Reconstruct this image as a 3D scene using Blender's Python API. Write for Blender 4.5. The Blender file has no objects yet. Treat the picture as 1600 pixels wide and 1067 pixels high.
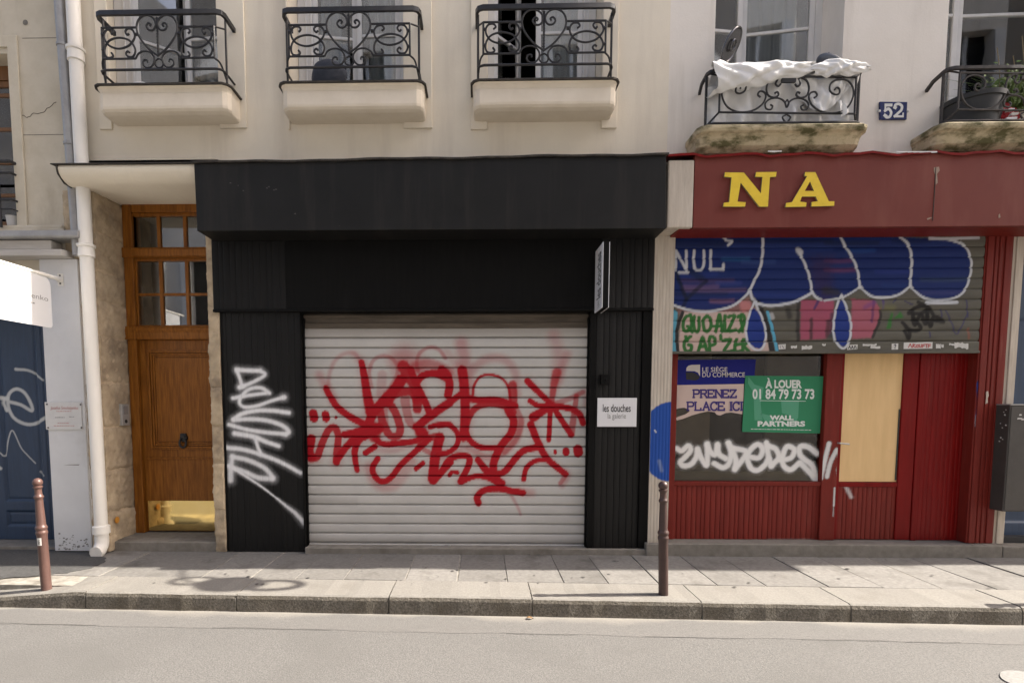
import bpy, bmesh, math, random
import numpy as np
from mathutils import Vector, Matrix
random.seed(4); rng = np.random.default_rng(4)
SC = bpy.context.scene; COL = SC.collection
R = math.radians

# ------------------------------------------------------------------ camera
W_PX, H_PX = 1600.0, 1067.0
F_PX, CX, CY = 850.0, 731.0, 692.0          # focal length and principal point in photo pixels
YAW, PITCH = R(1.2), R(4.15)
CAM = Vector((0.0, -5.5, 1.54))
cd = bpy.data.cameras.new('camera'); cam = bpy.data.objects.new('camera', cd); COL.objects.link(cam)
cd.sensor_width = 36.0; cd.lens = F_PX / W_PX * 36.0
cd.shift_x = (W_PX/2 - CX) / W_PX; cd.shift_y = (CY - H_PX/2) / W_PX
cd.clip_start = 0.05; cd.clip_end = 500
cam.location = CAM; cam.rotation_euler = (R(90) - PITCH, 0, YAW)
SC.camera = cam

# ------------------------------------------------------------------ sky, sun, exposure
SUN_EL, SUN_BACK = R(42), R(2.5)
w = bpy.data.worlds.new("World"); SC.world = w; w.use_nodes = True
nt = w.node_tree; nt.nodes.clear()
sky = nt.nodes.new('ShaderNodeTexSky'); sky.sky_type = 'NISHITA'; sky.sun_disc = False
sky.sun_elevation = SUN_EL; sky.sun_rotation = R(90) - SUN_BACK
sky.air_density = 0.7; sky.dust_density = 3.5; sky.ozone_density = 0.6
bg = nt.nodes.new('ShaderNodeBackground'); bg.inputs['Strength'].default_value = 0.15
wo = nt.nodes.new('ShaderNodeOutputWorld')
nt.links.new(sky.outputs[0], bg.inputs['Color']); nt.links.new(bg.outputs[0], wo.inputs['Surface'])
ld = bpy.data.lights.new('sun', 'SUN'); ld.energy = 4.5; ld.angle = R(0.45); ld.color = (1.0, 0.95, 0.88)
sun = bpy.data.objects.new('sun', ld); COL.objects.link(sun)
sdir = Vector((math.cos(SUN_EL)*math.cos(SUN_BACK), math.cos(SUN_EL)*math.sin(SUN_BACK), math.sin(SUN_EL)))
sun.rotation_euler = (-sdir).to_track_quat('-Z', 'Y').to_euler(); sun.location = (8, 0, 12)
vs = SC.view_settings; vs.view_transform = 'Standard'; vs.look = 'None'; vs.gamma = 1.0; vs.use_curve_mapping = False
vs.exposure = 1.46
vs.use_white_balance = True; vs.white_balance_temperature = 6750; vs.white_balance_tint = 10

# ------------------------------------------------------------------ pixel <-> world
_RM = cam.rotation_euler.to_matrix()
_cr, _cu, _cf = _RM @ Vector((1,0,0)), _RM @ Vector((0,1,0)), _RM @ Vector((0,0,-1))
def ray(px, py): return _cf*F_PX + _cr*(px-CX) - _cu*(py-CY)
def at(px, py, Y):                       # (x, z) where the pixel's ray meets the vertical plane y = Y
    d = ray(px, py); t = (Y-CAM.y)/d.y
    return (CAM.x+d.x*t, CAM.z+d.z*t)
def ground(px, py, Z=0.0):               # (x, y) on a level plane
    d = ray(px, py); t = (Z-CAM.z)/d.z
    return (CAM.x+d.x*t, CAM.y+d.y*t)
def AX(px, py, Y): return at(px, py, Y)[0]
def AZ(px, py, Y): return at(px, py, Y)[1]
def atx(px, py, X):                      # (y, z) on a plane x = X
    d = ray(px, py); t = (X-CAM.x)/d.x
    return (CAM.y+d.y*t, CAM.z+d.z*t)
def crop(ox, oy, s, Y):                  # converter for points read in an enlarged crop
    return lambda pts: [at(ox+x/s, oy+y/s, Y) for x, y in pts]

# ------------------------------------------------------------------ materials
def lin(r, g, b):
    f = lambda c: (c/255/12.92) if c/255 <= 0.04045 else ((c/255+0.055)/1.055)**2.4
    return (f(r), f(g), f(b))
MATS = {}; PAINTED = set()
def mat(name, c1, c2=None, rough=0.7, scale=6.0, metal=0.0, bump=0.0, bscale=None, stretch=(1,1,1), spec=0.5,
        c3=None, s3=1.2, lo3=0.5, hi3=0.75, stretch3=(1,1,1), attr=None, island=0.0, bdist=0.004, detail=6.0, coat=0.0, lo=0.35, hi=0.65):
    m = bpy.data.materials.new(name); m.use_nodes = True; MATS[name] = m
    n = m.node_tree.nodes; L = m.node_tree.links; n.clear()
    out = n.new('ShaderNodeOutputMaterial'); b = n.new('ShaderNodeBsdfPrincipled'); L.new(b.outputs[0], out.inputs[0])
    b.inputs['Roughness'].default_value = rough; b.inputs['Metallic'].default_value = metal
    b.inputs['Specular IOR Level'].default_value = spec
    if coat: b.inputs['Coat Weight'].default_value = coat; b.inputs['Coat Roughness'].default_value = 0.15
    tc = n.new('ShaderNodeTexCoord')
    def noise(sc, st, det=detail):
        mp = n.new('ShaderNodeMapping'); mp.inputs['Scale'].default_value = st; L.new(tc.outputs['Object'], mp.inputs[0])
        t = n.new('ShaderNodeTexNoise'); t.inputs['Scale'].default_value = sc; t.inputs['Detail'].default_value = det
        t.inputs['Roughness'].default_value = 0.62; L.new(mp.outputs[0], t.inputs['Vector']); return t
    def ramp(src, lo, hi):
        r = n.new('ShaderNodeMapRange'); r.inputs[1].default_value = lo; r.inputs[2].default_value = hi; L.new(src, r.inputs[0]); return r.outputs[0]
    def mix(fac, a, bb):
        x = n.new('ShaderNodeMix'); x.data_type = 'RGBA'
        for s, v in ((x.inputs[0], fac), (x.inputs[6], a), (x.inputs[7], bb)):
            if isinstance(v, (tuple, float, int)): s.default_value = (*v, 1) if isinstance(v, tuple) and len(v) == 3 else v
            else: L.new(v, s)
        return x.outputs[2]
    col = c1
    if c2: col = mix(ramp(noise(scale, stretch).outputs[0], lo, hi), c1, c2)
    if c3: col = mix(ramp(noise(s3, stretch3).outputs[0], lo3, hi3), col, c3)
    if island:
        g = n.new('ShaderNodeNewGeometry'); h = n.new('ShaderNodeHueSaturation'); mr = n.new('ShaderNodeMapRange')
        mr.inputs[3].default_value = 1-island; mr.inputs[4].default_value = 1+island
        L.new(g.outputs['Random Per Island'], mr.inputs[0]); L.new(mr.outputs[0], h.inputs['Value'])
        if isinstance(col, tuple): h.inputs['Color'].default_value = (*col, 1)
        else: L.new(col, h.inputs['Color'])
        col = h.outputs[0]
    if attr:
        PAINTED.add(name)
        a = n.new('ShaderNodeAttribute'); a.attribute_name = attr
        col = mix(a.outputs['Alpha'], col, a.outputs['Color'])
    if isinstance(col, tuple): b.inputs['Base Color'].default_value = (*col, 1)
    else: L.new(col, b.inputs['Base Color'])
    if bump:
        bp = n.new('ShaderNodeBump'); bp.inputs['Strength'].default_value = bump; bp.inputs['Distance'].default_value = bdist
        L.new(noise(bscale or scale*4, stretch, 8).outputs[0], bp.inputs['Height']); L.new(bp.outputs[0], b.inputs['Normal'])
    return m
def glass(name, tint=(0.86,0.88,0.89), f=1.1):
    m = bpy.data.materials.new(name); m.use_nodes = True; n = m.node_tree.nodes; L = m.node_tree.links; n.clear(); MATS[name] = m
    out = n.new('ShaderNodeOutputMaterial'); mx = n.new('ShaderNodeMixShader'); tr = n.new('ShaderNodeBsdfTransparent')
    gl = n.new('ShaderNodeBsdfGlossy'); fr = n.new('ShaderNodeFresnel'); fr.inputs[0].default_value = 1.5
    tc = n.new('ShaderNodeTexCoord'); nz = n.new('ShaderNodeTexNoise'); nz.inputs['Scale'].default_value = 1.3
    bp = n.new('ShaderNodeBump'); bp.inputs['Strength'].default_value = 0.12; bp.inputs['Distance'].default_value = 0.01
    L.new(tc.outputs['Object'], nz.inputs[0]); L.new(nz.outputs[0], bp.inputs['Height']); L.new(bp.outputs[0], gl.inputs['Normal'])
    tr.inputs[0].default_value = (*tint, 1); gl.inputs['Roughness'].default_value = 0.02; gl.inputs[0].default_value = (1,1,1,1)
    ml = n.new('ShaderNodeMath'); ml.operation = 'MULTIPLY'; ml.inputs[1].default_value = 2.0*f; L.new(fr.outputs[0], ml.inputs[0])
    L.new(ml.outputs[0], mx.inputs[0]); L.new(tr.outputs[0], mx.inputs[1]); L.new(gl.outputs[0], mx.inputs[2]); L.new(mx.outputs[0], out.inputs[0])
    return m
def paint_film(name):                     # sprayed paint: coverage kept per vertex
    m = bpy.data.materials.new(name); m.use_nodes = True; n = m.node_tree.nodes; L = m.node_tree.links; n.clear(); MATS[name] = m
    out = n.new('ShaderNodeOutputMaterial'); mx = n.new('ShaderNodeMixShader'); tr = n.new('ShaderNodeBsdfTransparent')
    b = n.new('ShaderNodeBsdfPrincipled'); a = n.new('ShaderNodeAttribute'); a.attribute_name = 'paint'
    b.inputs['Roughness'].default_value = 0.6
    L.new(a.outputs['Color'], b.inputs['Base Color']); L.new(a.outputs['Alpha'], mx.inputs[0])
    L.new(tr.outputs[0], mx.inputs[1]); L.new(b.outputs[0], mx.inputs[2]); L.new(mx.outputs[0], out.inputs[0])
    return m

M_CREAM = mat('cream_render', (.79,.72,.59), (.74,.67,.545), .9, 2.2, bump=.25, bscale=60, c3=(.60,.53,.43), s3=.9, lo3=.50, hi3=.82, stretch3=(3.2,1,.35))
M_CREAM2 = mat('pale_render', (.80,.75,.68), (.74,.69,.62), .9, 1.8, bump=.3, bscale=50, c3=(.58,.53,.46), s3=1.0, lo3=.52, hi3=.8, stretch3=(3.5,1,.3))
M_LEDGE = mat('ledge_render', (.77,.69,.57), (.71,.63,.51), .85, 5, bump=.15, bscale=70)
M_MOSS = mat('mossy_stone', (.56,.47,.32), (.46,.385,.245), .95, 9, bump=.8, bscale=40, bdist=.008, c3=(.105,.095,.04), s3=5.5, lo3=.44, hi3=.60, stretch3=(.8,1,1.8))
M_STONE = mat('limestone', (.56,.45,.31), (.43,.335,.225), .95, 7, bump=.9, bscale=26, bdist=.010, c3=(.30,.235,.165), s3=3.6, lo3=.48, hi3=.66, island=.16)
M_OLDSTONE = mat('weathered_stone', (.62,.56,.45), (.54,.48,.37), .95, 3.5, bump=.5, bscale=35, c3=(.40,.34,.25), s3=2.0, lo3=.55, hi3=.8, stretch3=(1.3,1,.5))
M_BLACK = mat('black_paint', (.0035,.0034,.0032), (.006,.0058,.0056), .55, 5, bump=.35, bscale=22, stretch=(6,6,.5), bdist=.004, c3=(.012,.0112,.0105), s3=1.4, lo3=.6, hi3=.85, stretch3=(3,1,.5), spec=.12)
M_BLACKP = mat('black_board_paint', (.0035,.0034,.0032), (.006,.0058,.0056), .55, 5, bump=.5, bscale=22, stretch=(8,8,.5), bdist=.005, attr='paint', spec=.25)
M_FASCIA = mat('black_sheet_metal', (.0085,.0085,.0082), (.0115,.0115,.0112), .55, 2.2, bump=.12, bscale=5, bdist=.01, c3=(.024,.0215,.019), s3=1.6, lo3=.52, hi3=.8, stretch3=(4,1,.35), spec=.25)
M_FLASH = mat('tarred_flashing', (.018,.015,.012), (.05,.042,.033), .8, 14, bump=.6)
M_SHUT = mat('white_shutter_metal', (.54,.52,.49), (.485,.468,.44), .55, 3, attr='paint', spec=.25, c3=(.40,.38,.355), s3=1.6, lo3=.58, hi3=.85, stretch3=(.7,1,2))
M_SHUT2 = mat('grey_shutter_metal', (.125,.118,.095), (.09,.085,.07), .6, 4, attr='paint', spec=.18, stretch=(.4,1,3))
M_BOX = mat('grimy_shutter_box', (.13,.105,.08), (.075,.06,.045), .8, 6, bump=.4, bscale=40, stretch=(.5,1,3))
M_RED = mat('dark_red_paint', (.185,.020,.0135), (.145,.016,.011), .5, 5, bump=.25, bscale=18, stretch=(6,6,.6), attr='paint', c3=(.22,.058,.042), s3=3.0, lo3=.60, hi3=.78, stretch3=(7,7,.45), spec=.2)
M_REDG = mat('gloss_red_paint', (.20,.0065,.006), (.15,.005,.0045), .4, 4, bump=.15, bscale=15, stretch=(5,5,.5), c3=(.22,.03,.022), s3=2.6, lo3=.6, hi3=.85, stretch3=(7,7,.4), spec=.16)
M_REDF = mat('faded_red_fascia', (.17,.036,.026), (.15,.03,.022), .55, 2.0, bump=.1, bscale=20, c3=(.20,.06,.045), s3=1.4, lo3=.5, hi3=.8, stretch3=(2.4,1,.5), spec=.25)
M_PALE = mat('old_cream_paint', (.56,.50,.42), (.47,.41,.34), .75, 6, stretch=(5,5,.6), bump=.35, bscale=18, attr='paint', spec=.2, c3=(.36,.31,.25), s3=2.4, lo3=.58, hi3=.8, stretch3=(4,4,.5))
M_PIER = mat('grey_white_paint', (.70,.70,.70), (.645,.645,.645), .6, 3, bump=.15, bscale=40, c3=(.50,.49,.475), s3=1.4, lo3=.58, hi3=.85)
M_BOARD = mat('old_white_boards', (.52,.49,.45), (.44,.41,.37), .75, 7, bump=.4, stretch=(.5,1,4))
M_ZINC = mat('zinc_sheet', (.40,.395,.385), (.31,.305,.30), .5, 6, metal=.45, bump=.15, bscale=20)
M_WPIPE = mat('cream_pipe_paint', (.84,.81,.75), (.79,.76,.70), .5, 5, bump=.15, bscale=30, stretch=(2,2,.6), c3=(.60,.54,.46), s3=2, lo3=.6, hi3=.8)
M_WOOD = mat('varnished_oak', (.30,.112,.016), (.165,.054,.0065), .42, 5, bump=.2, bscale=14, stretch=(9,9,.7), spec=.25, c3=(.165,.055,.009), s3=4, lo3=.56, hi3=.75, stretch3=(7,7,.5))
M_BROWNW = mat('brown_window_wood', (.21,.095,.032), (.15,.065,.02), .5, 6, stretch=(6,6,.6))
M_BRASS = mat('polished_brass', (.88,.68,.30), (.82,.62,.24), .07, 3, metal=1.0, bump=.03, bscale=2.0, bdist=.01)
M_STEEL = mat('brushed_steel', (.50,.50,.49), (.42,.42,.41), .4, 9, metal=.4)
M_IRON = mat('black_iron', (.012,.012,.014), (.022,.021,.022), .45, 14, bump=.3, bscale=60, spec=.5)
M_RUSTIRON = mat('worn_dark_iron', (.028,.024,.022), (.075,.062,.052), .65, 22, bump=.4, bscale=70, lo=.45, hi=.75)
M_BOLL = mat('brown_bollard_paint', (.125,.068,.056), (.092,.050,.042), .42, 8, bump=.12, bscale=40, c3=(.17,.10,.085), s3=6, lo3=.6, hi3=.75, metal=.15)
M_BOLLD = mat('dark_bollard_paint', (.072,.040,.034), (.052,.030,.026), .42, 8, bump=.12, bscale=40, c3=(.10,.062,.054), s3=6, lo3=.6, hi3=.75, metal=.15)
M_WHITE = mat('white_window_paint', (.68,.67,.65), (.62,.61,.59), .5, 6)
M_GREYCURT = mat('grey_curtain', (.46,.48,.49), (.36,.375,.385), .9, 5, stretch=(6,6,.3))
M_WHITECURT = mat('pale_curtain', (.70,.71,.72), (.60,.61,.62), .9, 5, stretch=(6,6,.3))
M_DARK = mat('dark_interior', (.035,.032,.028), (.05,.046,.04), .9, 2)
M_SHOPIN = mat('brown_shop_interior', (.085,.073,.056), (.06,.052,.04), .9, 2)
M_SHOPP = mat('beige_partition', (.24,.21,.165), (.19,.165,.13), .9, 3)
M_TAN = mat('bare_plaster', (.36,.27,.21), (.28,.20,.155), .9, 12)
M_GLASS = glass('window_glass'); M_GLASSD = glass('shop_glass', (.8,.78,.74), .38)
M_SIGNW = mat('white_sign_panel', (.72,.72,.73), None, .35)
M_PLAQ = mat('white_plaque', (.66,.65,.63), (.61,.60,.58), .45, 8)
M_INK = mat('black_ink', (.02,.02,.022), None, .5)
M_GREYINK = mat('grey_ink', (.22,.22,.22), None, .5)
M_REDINK = mat('red_ink', (.42,.06,.06), None, .5)
M_YELLOW = mat('yellow_letter', (.80,.57,.03), (.73,.51,.025), .5, 12, c3=(.5,.30,.02), s3=8, lo3=.6, hi3=.8)
M_YEDGE = mat('weathered_letter_edge', (.30,.24,.12), (.20,.16,.09), .7, 12)
M_ENAMEL = mat('blue_enamel', (.012,.022,.115), (.010,.018,.095), .25, 10)
M_ENW = mat('white_enamel', (.72,.72,.70), None, .3)
M_PBLUE = mat('poster_blue', (.008,.012,.18), (.007,.010,.16), .5, 3, spec=.2)
M_PPINK = mat('poster_pink', (.60,.46,.405), (.56,.43,.375), .55, 3)
M_PINK_W = mat('poster_white', (.62,.57,.53), None, .55)
M_PNAVY = mat('poster_navy', (.035,.016,.16), None, .55)
M_PBLK = mat('poster_black', (.012,.011,.014), None, .55)
M_GREEN = mat('poster_green', (.036,.235,.115), (.032,.215,.105), .5, 2, spec=.2)
M_GREEN2 = mat('poster_light_green', (.065,.30,.175), None, .4)
M_GREENW = mat('poster_pale_letters', (.66,.70,.66), None, .5)
M_PLY = mat('plywood_board', (.78,.53,.255), (.70,.465,.215), .65, 3, stretch=(4,4,.5), bump=.12, bscale=18, c3=(.62,.40,.18), s3=2.0, lo3=.6, hi3=.85, stretch3=(1,1,2))
M_BLUEDOOR = mat('navy_door_paint', (.022,.048,.100), (.017,.038,.080), .45, 5, stretch=(6,6,.6), bump=.2, bscale=16, attr='paint')
M_CAB = mat('dark_grey_cabinet', (.058,.052,.046), (.046,.041,.036), .5, 6, bump=.15, bscale=50)
M_ROAD = mat('asphalt', (.152,.147,.139), (.110,.106,.100), .9, 85, bump=.9, bscale=110, bdist=.005, c3=(.112,.108,.101), s3=1.1, lo3=.48, hi3=.78, detail=4, lo=.42, hi=.58)
M_GUT = mat('gutter_concrete', (.158,.152,.143), (.116,.111,.104), .9, 85, bump=.8, bscale=110, bdist=.004, attr='paint', c3=(.120,.115,.107), s3=1.1, lo3=.52, hi3=.8, stretch3=(.6,2,1))
M_SLAB = mat('granite_slab', (.205,.194,.178), (.148,.140,.127), .85, 26, bump=.45, bscale=90, bdist=.003, c3=(.10,.092,.081), s3=2.6, lo3=.52, hi3=.72, island=.14)
M_KERB = mat('granite_kerb', (.225,.212,.19), (.178,.166,.146), .9, 60, bump=.6, bscale=90, bdist=.005, c3=(.15,.137,.115), s3=2.4, lo3=.55, hi3=.8, island=.07)
M_KERBF = mat('dark_kerb_face', (.20,.18,.148), (.085,.074,.058), .95, 60, bump=1.0, bscale=70, bdist=.010, c3=(.095,.08,.058), s3=3.0, lo3=.5, hi3=.72, island=.07)  # kerb front faces coloured darker than the tops
M_JOINT = mat('mortar_joint', (.36,.335,.29), (.16,.145,.12), .95, 9, bump=.6)
M_PATCH = mat('dark_asphalt', (.075,.073,.070), (.045,.044,.042), .9, 45, bump=.7, bscale=120, c3=(.11,.105,.10), s3=1.3, lo3=.52, hi3=.75)
M_STEP = mat('cement_step', (.235,.215,.185), (.175,.158,.132), .9, 12, bump=.6, bscale=60, c3=(.115,.10,.08), s3=2.4, lo3=.54, hi3=.78)
M_WPAINT = mat('road_paint', (.25,.245,.232), (.19,.185,.176), .8, 50)
M_SHEET = mat('white_cotton', (.74,.735,.72), (.70,.695,.68), .9, 8, bump=.1, bscale=30)
M_POT = mat('black_plastic_pot', (.022,.023,.024), (.03,.031,.032), .5, 9)
M_LEAF = mat('green_leaf', (.07,.14,.022), (.12,.19,.03), .6, 30)
M_STEM = mat('dry_stem', (.22,.17,.09), None, .8)
M_REDBAG = mat('red_bag', (.42,.012,.020), (.36,.010,.017), .4, 8)
M_BAGW = mat('bag_white', (.70,.69,.68), None, .5)
M_GREYC = mat('slate_grey_cloth', (.035,.042,.060), (.055,.063,.085), .75, 9, bump=.3)
M_FILM = paint_film('sprayed_paint')
M_STICK = mat('white_sticker', (.60,.59,.56), (.50,.49,.46), .6, 20)
M_RUST = mat('orange_paint', (.50,.22,.03), None, .6)
M_CHROME = mat('chrome', (.55,.56,.58), None, .12, metal=1.0)

# ------------------------------------------------------------------ mesh helpers
class MB:
    def __init__(s): s.v = []; s.f = []; s.mi = []; s.k = 0
    def quad(s, *p):
        b = len(s.v); s.v += [tuple(q) for q in p]; s.f.append(tuple(range(b, b+len(p)))); s.mi.append(s.k); return s
    def box(s, x0, x1, y0, y1, z0, z1):
        b = len(s.v); x0, x1 = min(x0,x1), max(x0,x1); y0, y1 = min(y0,y1), max(y0,y1); z0, z1 = min(z0,z1), max(z0,z1)
        s.v += [(x0,y0,z0),(x1,y0,z0),(x1,y1,z0),(x0,y1,z0),(x0,y0,z1),(x1,y0,z1),(x1,y1,z1),(x0,y1,z1)]
        for f in ((0,3,2,1),(4,5,6,7),(0,1,5,4),(1,2,6,5),(2,3,7,6),(3,0,4,7)): s.f.append(tuple(b+i for i in f)); s.mi.append(s.k)
        return s
    def prism(s, poly, y0, y1):           # poly of (x, z), extruded in y
        n = len(poly); a = sum(poly[i][0]*poly[(i+1)%n][1]-poly[(i+1)%n][0]*poly[i][1] for i in range(n))
        if a < 0: poly = poly[::-1]
        b = len(s.v); ya, yb = min(y0,y1), max(y0,y1)
        s.v += [(x,ya,z) for x,z in poly] + [(x,yb,z) for x,z in poly]
        s.f.append(tuple(b+i for i in range(n))); s.f.append(tuple(b+n+i for i in range(n-1,-1,-1)))
        for i in range(n): j = (i+1)%n; s.f.append((b+j, b+i, b+n+i, b+n+j))
        s.mi += [s.k]*(n+2); return s
    def prismx(s, poly, x0, x1):          # poly of (y, z), extruded in x
        n = len(poly); a = sum(poly[i][0]*poly[(i+1)%n][1]-poly[(i+1)%n][0]*poly[i][1] for i in range(n))
        if a < 0: poly = poly[::-1]
        b = len(s.v); xa, xb = min(x0,x1), max(x0,x1)
        s.v += [(xa,y,z) for y,z in poly] + [(xb,y,z) for y,z in poly]
        s.f.append(tuple(b+i for i in range(n-1,-1,-1))); s.f.append(tuple(b+n+i for i in range(n)))
        for i in range(n): j = (i+1)%n; s.f.append((b+i, b+j, b+n+j, b+n+i))
        s.mi += [s.k]*(n+2); return s
    def prismz(s, poly, z0, z1):          # poly of (x, y), extruded in z
        n = len(poly); a = sum(poly[i][0]*poly[(i+1)%n][1]-poly[(i+1)%n][0]*poly[i][1] for i in range(n))
        if a < 0: poly = poly[::-1]
        b = len(s.v); s.v += [(x,y,z0) for x,y in poly] + [(x,y,z1) for x,y in poly]
        s.f.append(tuple(b+i for i in range(n-1,-1,-1))); s.f.append(tuple(b+n+i for i in range(n)))
        for i in range(n): j = (i+1)%n; s.f.append((b+i, b+j, b+n+j, b+n+i))
        s.mi += [s.k]*(n+2); return s
    def tube(s, pts, r, n=8, closed=False, flat=None):   # flat=(a, b): half-sizes of a flat bar in (side, y-ish) directions
        P = [Vector(p) for p in pts]; N = len(P); b = len(s.v); rr = r if hasattr(r, '__len__') else [r]*N
        prev = None
        for i in range(N):
            if closed: t = P[(i+1)%N]-P[i-1]
            else: t = P[min(i+1,N-1)]-P[max(i-1,0)]
            t = t.normalized() if t.length > 1e-9 else Vector((0,0,1))
            if prev is None:
                u = Vector((0,1,0)) if abs(t.y) < .9 else Vector((0,0,1))
            else: u = prev
            u = (u - t*u.dot(t)); u = u.normalized() if u.length > 1e-6 else t.orthogonal().normalized(); v = t.cross(u); prev = u
            for k in range(n):
                a = 2*math.pi*(k+.5)/n
                if flat: q = P[i] + u*flat[0]*math.copysign(1, math.cos(a))*(1 if n == 4 else abs(math.cos(a))) + v*flat[1]*math.copysign(1, math.sin(a))*(1 if n == 4 else abs(math.sin(a)))
                else: q = P[i] + u*rr[i]*math.cos(a) + v*rr[i]*math.sin(a)
                s.v.append(tuple(q))
        for i in range(N if closed else N-1):
            j = (i+1)%N
            for k in range(n):
                l = (k+1)%n; s.f.append((b+i*n+k, b+i*n+l, b+j*n+l, b+j*n+k)); s.mi.append(s.k)
        if not closed:
            s.f.append(tuple(b+k for k in range(n-1,-1,-1))); s.f.append(tuple(b+(N-1)*n+k for k in range(n))); s.mi += [s.k]*2
        return s
    def lathe(s, prof, c=(0,0,0), n=20, axis='z'):       # prof of (radius, height)
        b = len(s.v); c = Vector(c)
        for r, h in prof:
            for k in range(n):
                a = 2*math.pi*k/n; x, y = r*math.cos(a), r*math.sin(a)
                q = (x,y,h) if axis == 'z' else ((x,h,y) if axis == 'y' else (h,x,y))
                s.v.append(tuple(c+Vector(q)))
        for i in range(len(prof)-1):
            for k in range(n):
                l = (k+1)%n; s.f.append((b+i*n+k, b+i*n+l, b+(i+1)*n+l, b+(i+1)*n+k)); s.mi.append(s.k)
        s.f.append(tuple(b+k for k in range(n-1,-1,-1))); s.f.append(tuple(b+(len(prof)-1)*n+k for k in range(n))); s.mi += [s.k]*2
        return s
    def grid(s, fn, nu, nv):
        b = len(s.v)
        for i in range(nu+1):
            for j in range(nv+1): s.v.append(tuple(fn(i/nu, j/nv)))
        for i in range(nu):
            for j in range(nv):
                a = b+i*(nv+1)+j; s.f.append((a, a+nv+1, a+nv+2, a+1)); s.mi.append(s.k)
        return s
    def mesh(s, name, mats, smooth=False):
        me = bpy.data.meshes.new(name); me.from_pydata(s.v, [], s.f)
        for m in (mats if isinstance(mats, (list, tuple)) else [mats]): me.materials.append(m)
        if any(s.mi): me.polygons.foreach_set('material_index', s.mi)
        if smooth: me.polygons.foreach_set('use_smooth', [True]*len(s.f))
        me.update(); return me

def set_props(o, label, cat, group, kind):
    if label: o['label'] = label
    if cat: o['category'] = cat
    if group: o['group'] = group
    if kind: o['kind'] = kind
def thing(name, label, cat, loc=(0,0,0), group=None):
    o = bpy.data.objects.new(name, None); COL.objects.link(o); o.location = loc; o.empty_display_size = .1
    set_props(o, label, cat, group, None); return o
def finish(o, bevel=0, smooth=False, fix=True):
    me = o.data
    if fix:
        bm = bmesh.new(); bm.from_mesh(me); bmesh.ops.recalc_face_normals(bm, faces=bm.faces); bm.to_mesh(me); bm.free()
    if bevel:
        md = o.modifiers.new('bevel', 'BEVEL'); md.width = bevel; md.segments = 2; md.limit_method = 'ANGLE'; md.angle_limit = R(40)
        md.harden_normals = False
    if smooth:
        me.polygons.foreach_set('use_smooth', [True]*len(me.polygons))
        me.set_sharp_from_angle(angle=R(40))
def part(name, mb, mats, parent, bevel=0, smooth=False, label=None, fix=True):
    me = mb if isinstance(mb, bpy.types.Mesh) else mb.mesh(name, mats)
    o = bpy.data.objects.new(name, me); COL.objects.link(o)
    o.parent = parent
    if parent.type == 'EMPTY': o.matrix_parent_inverse = Matrix.Translation(-Vector(parent.location))
    else:
        o.matrix_parent_inverse = Matrix.Translation(-Vector(parent.location)) if parent.parent is None else Matrix()
    if label: o['label'] = label
    bare(me); finish(o, bevel, smooth, fix); return o
def bare(me):                              # painted materials read an attribute: give unpainted meshes an empty one
    if 'paint' not in me.attributes and any(m and m.name in PAINTED for m in me.materials):
        a = me.attributes.new('paint', 'FLOAT_COLOR', 'POINT'); a.data.foreach_set('color', np.zeros(len(me.vertices)*4, dtype=np.float32))
def solo(name, mb, mats, label=None, cat=None, group=None, kind=None, bevel=0, smooth=False, fix=True):
    me = mb if isinstance(mb, bpy.types.Mesh) else mb.mesh(name, mats)
    co = np.empty(len(me.vertices)*3, dtype=np.float32); me.vertices.foreach_get('co', co); co = co.reshape(-1,3)
    if kind != 'structure':
        org = np.array([(co[:,0].min()+co[:,0].max())/2, (co[:,1].min()+co[:,1].max())/2, co[:,2].min()], dtype=np.float32)
    else: org = np.zeros(3, dtype=np.float32)
    me.vertices.foreach_set('co', (co-org).ravel()); me.update()
    o = bpy.data.objects.new(name, me); COL.objects.link(o); o.location = [float(q) for q in org]
    set_props(o, label, cat, group, kind); bare(me); finish(o, bevel, smooth, fix); return o

def spline(pts, n=6, closed=False):
    P = [np.array(p, float) for p in pts]; N = len(P)
    if N < 3 and not closed: return [tuple(p) for p in P]
    out = []
    for i in range(N if closed else N-1):
        p0 = P[i-1] if (closed or i) else 2*P[0]-P[1]
        p1, p2 = P[i], P[(i+1)%N]
        p3 = P[(i+2)%N] if (closed or i+2 < N) else 2*P[-1]-P[-2]
        for k in range(n):
            t = k/n
            out.append(tuple(.5*((2*p1)+(-p0+p2)*t+(2*p0-5*p1+4*p2-p3)*t*t+(-p0+3*p1-3*p2+p3)*t**3)))
    if not closed: out.append(tuple(P[-1]))
    return out

# ------------------------------------------------------------------ sprayed / brushed paint
def S(pts, w, col, a=1.0, soft=.35, curve=True, w2=None):   # stroke in (x, z); w = half width in metres
    return dict(k='s', p=np.array(spline(pts, 7) if curve else pts, float), w=w, w2=w2 or w, c=col, a=a, soft=soft)
def FILL(pts, col, a=1.0, soft=.01, curve=False):
    return dict(k='f', p=np.array(spline(pts, 5, True) if curve else pts, float), c=col, a=a, soft=soft)
def seg_dist(px, pz, P, taper=False):
    best = np.full(px.shape, 1e9); tt = np.zeros(px.shape); n = max(len(P)-1, 1)
    if len(P) == 1: return np.hypot(px-P[0][0], pz-P[0][1]), tt
    for i in range(len(P)-1):
        a, b = P[i], P[i+1]; d = b-a; L2 = d@d+1e-12
        t = np.clip(((px-a[0])*d[0]+(pz-a[1])*d[1])/L2, 0, 1)
        q = np.hypot(px-a[0]-t*d[0], pz-a[1]-t*d[1]); m = q < best
        best[m] = q[m]; tt[m] = (i+t[m])/n
    return best, tt
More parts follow.
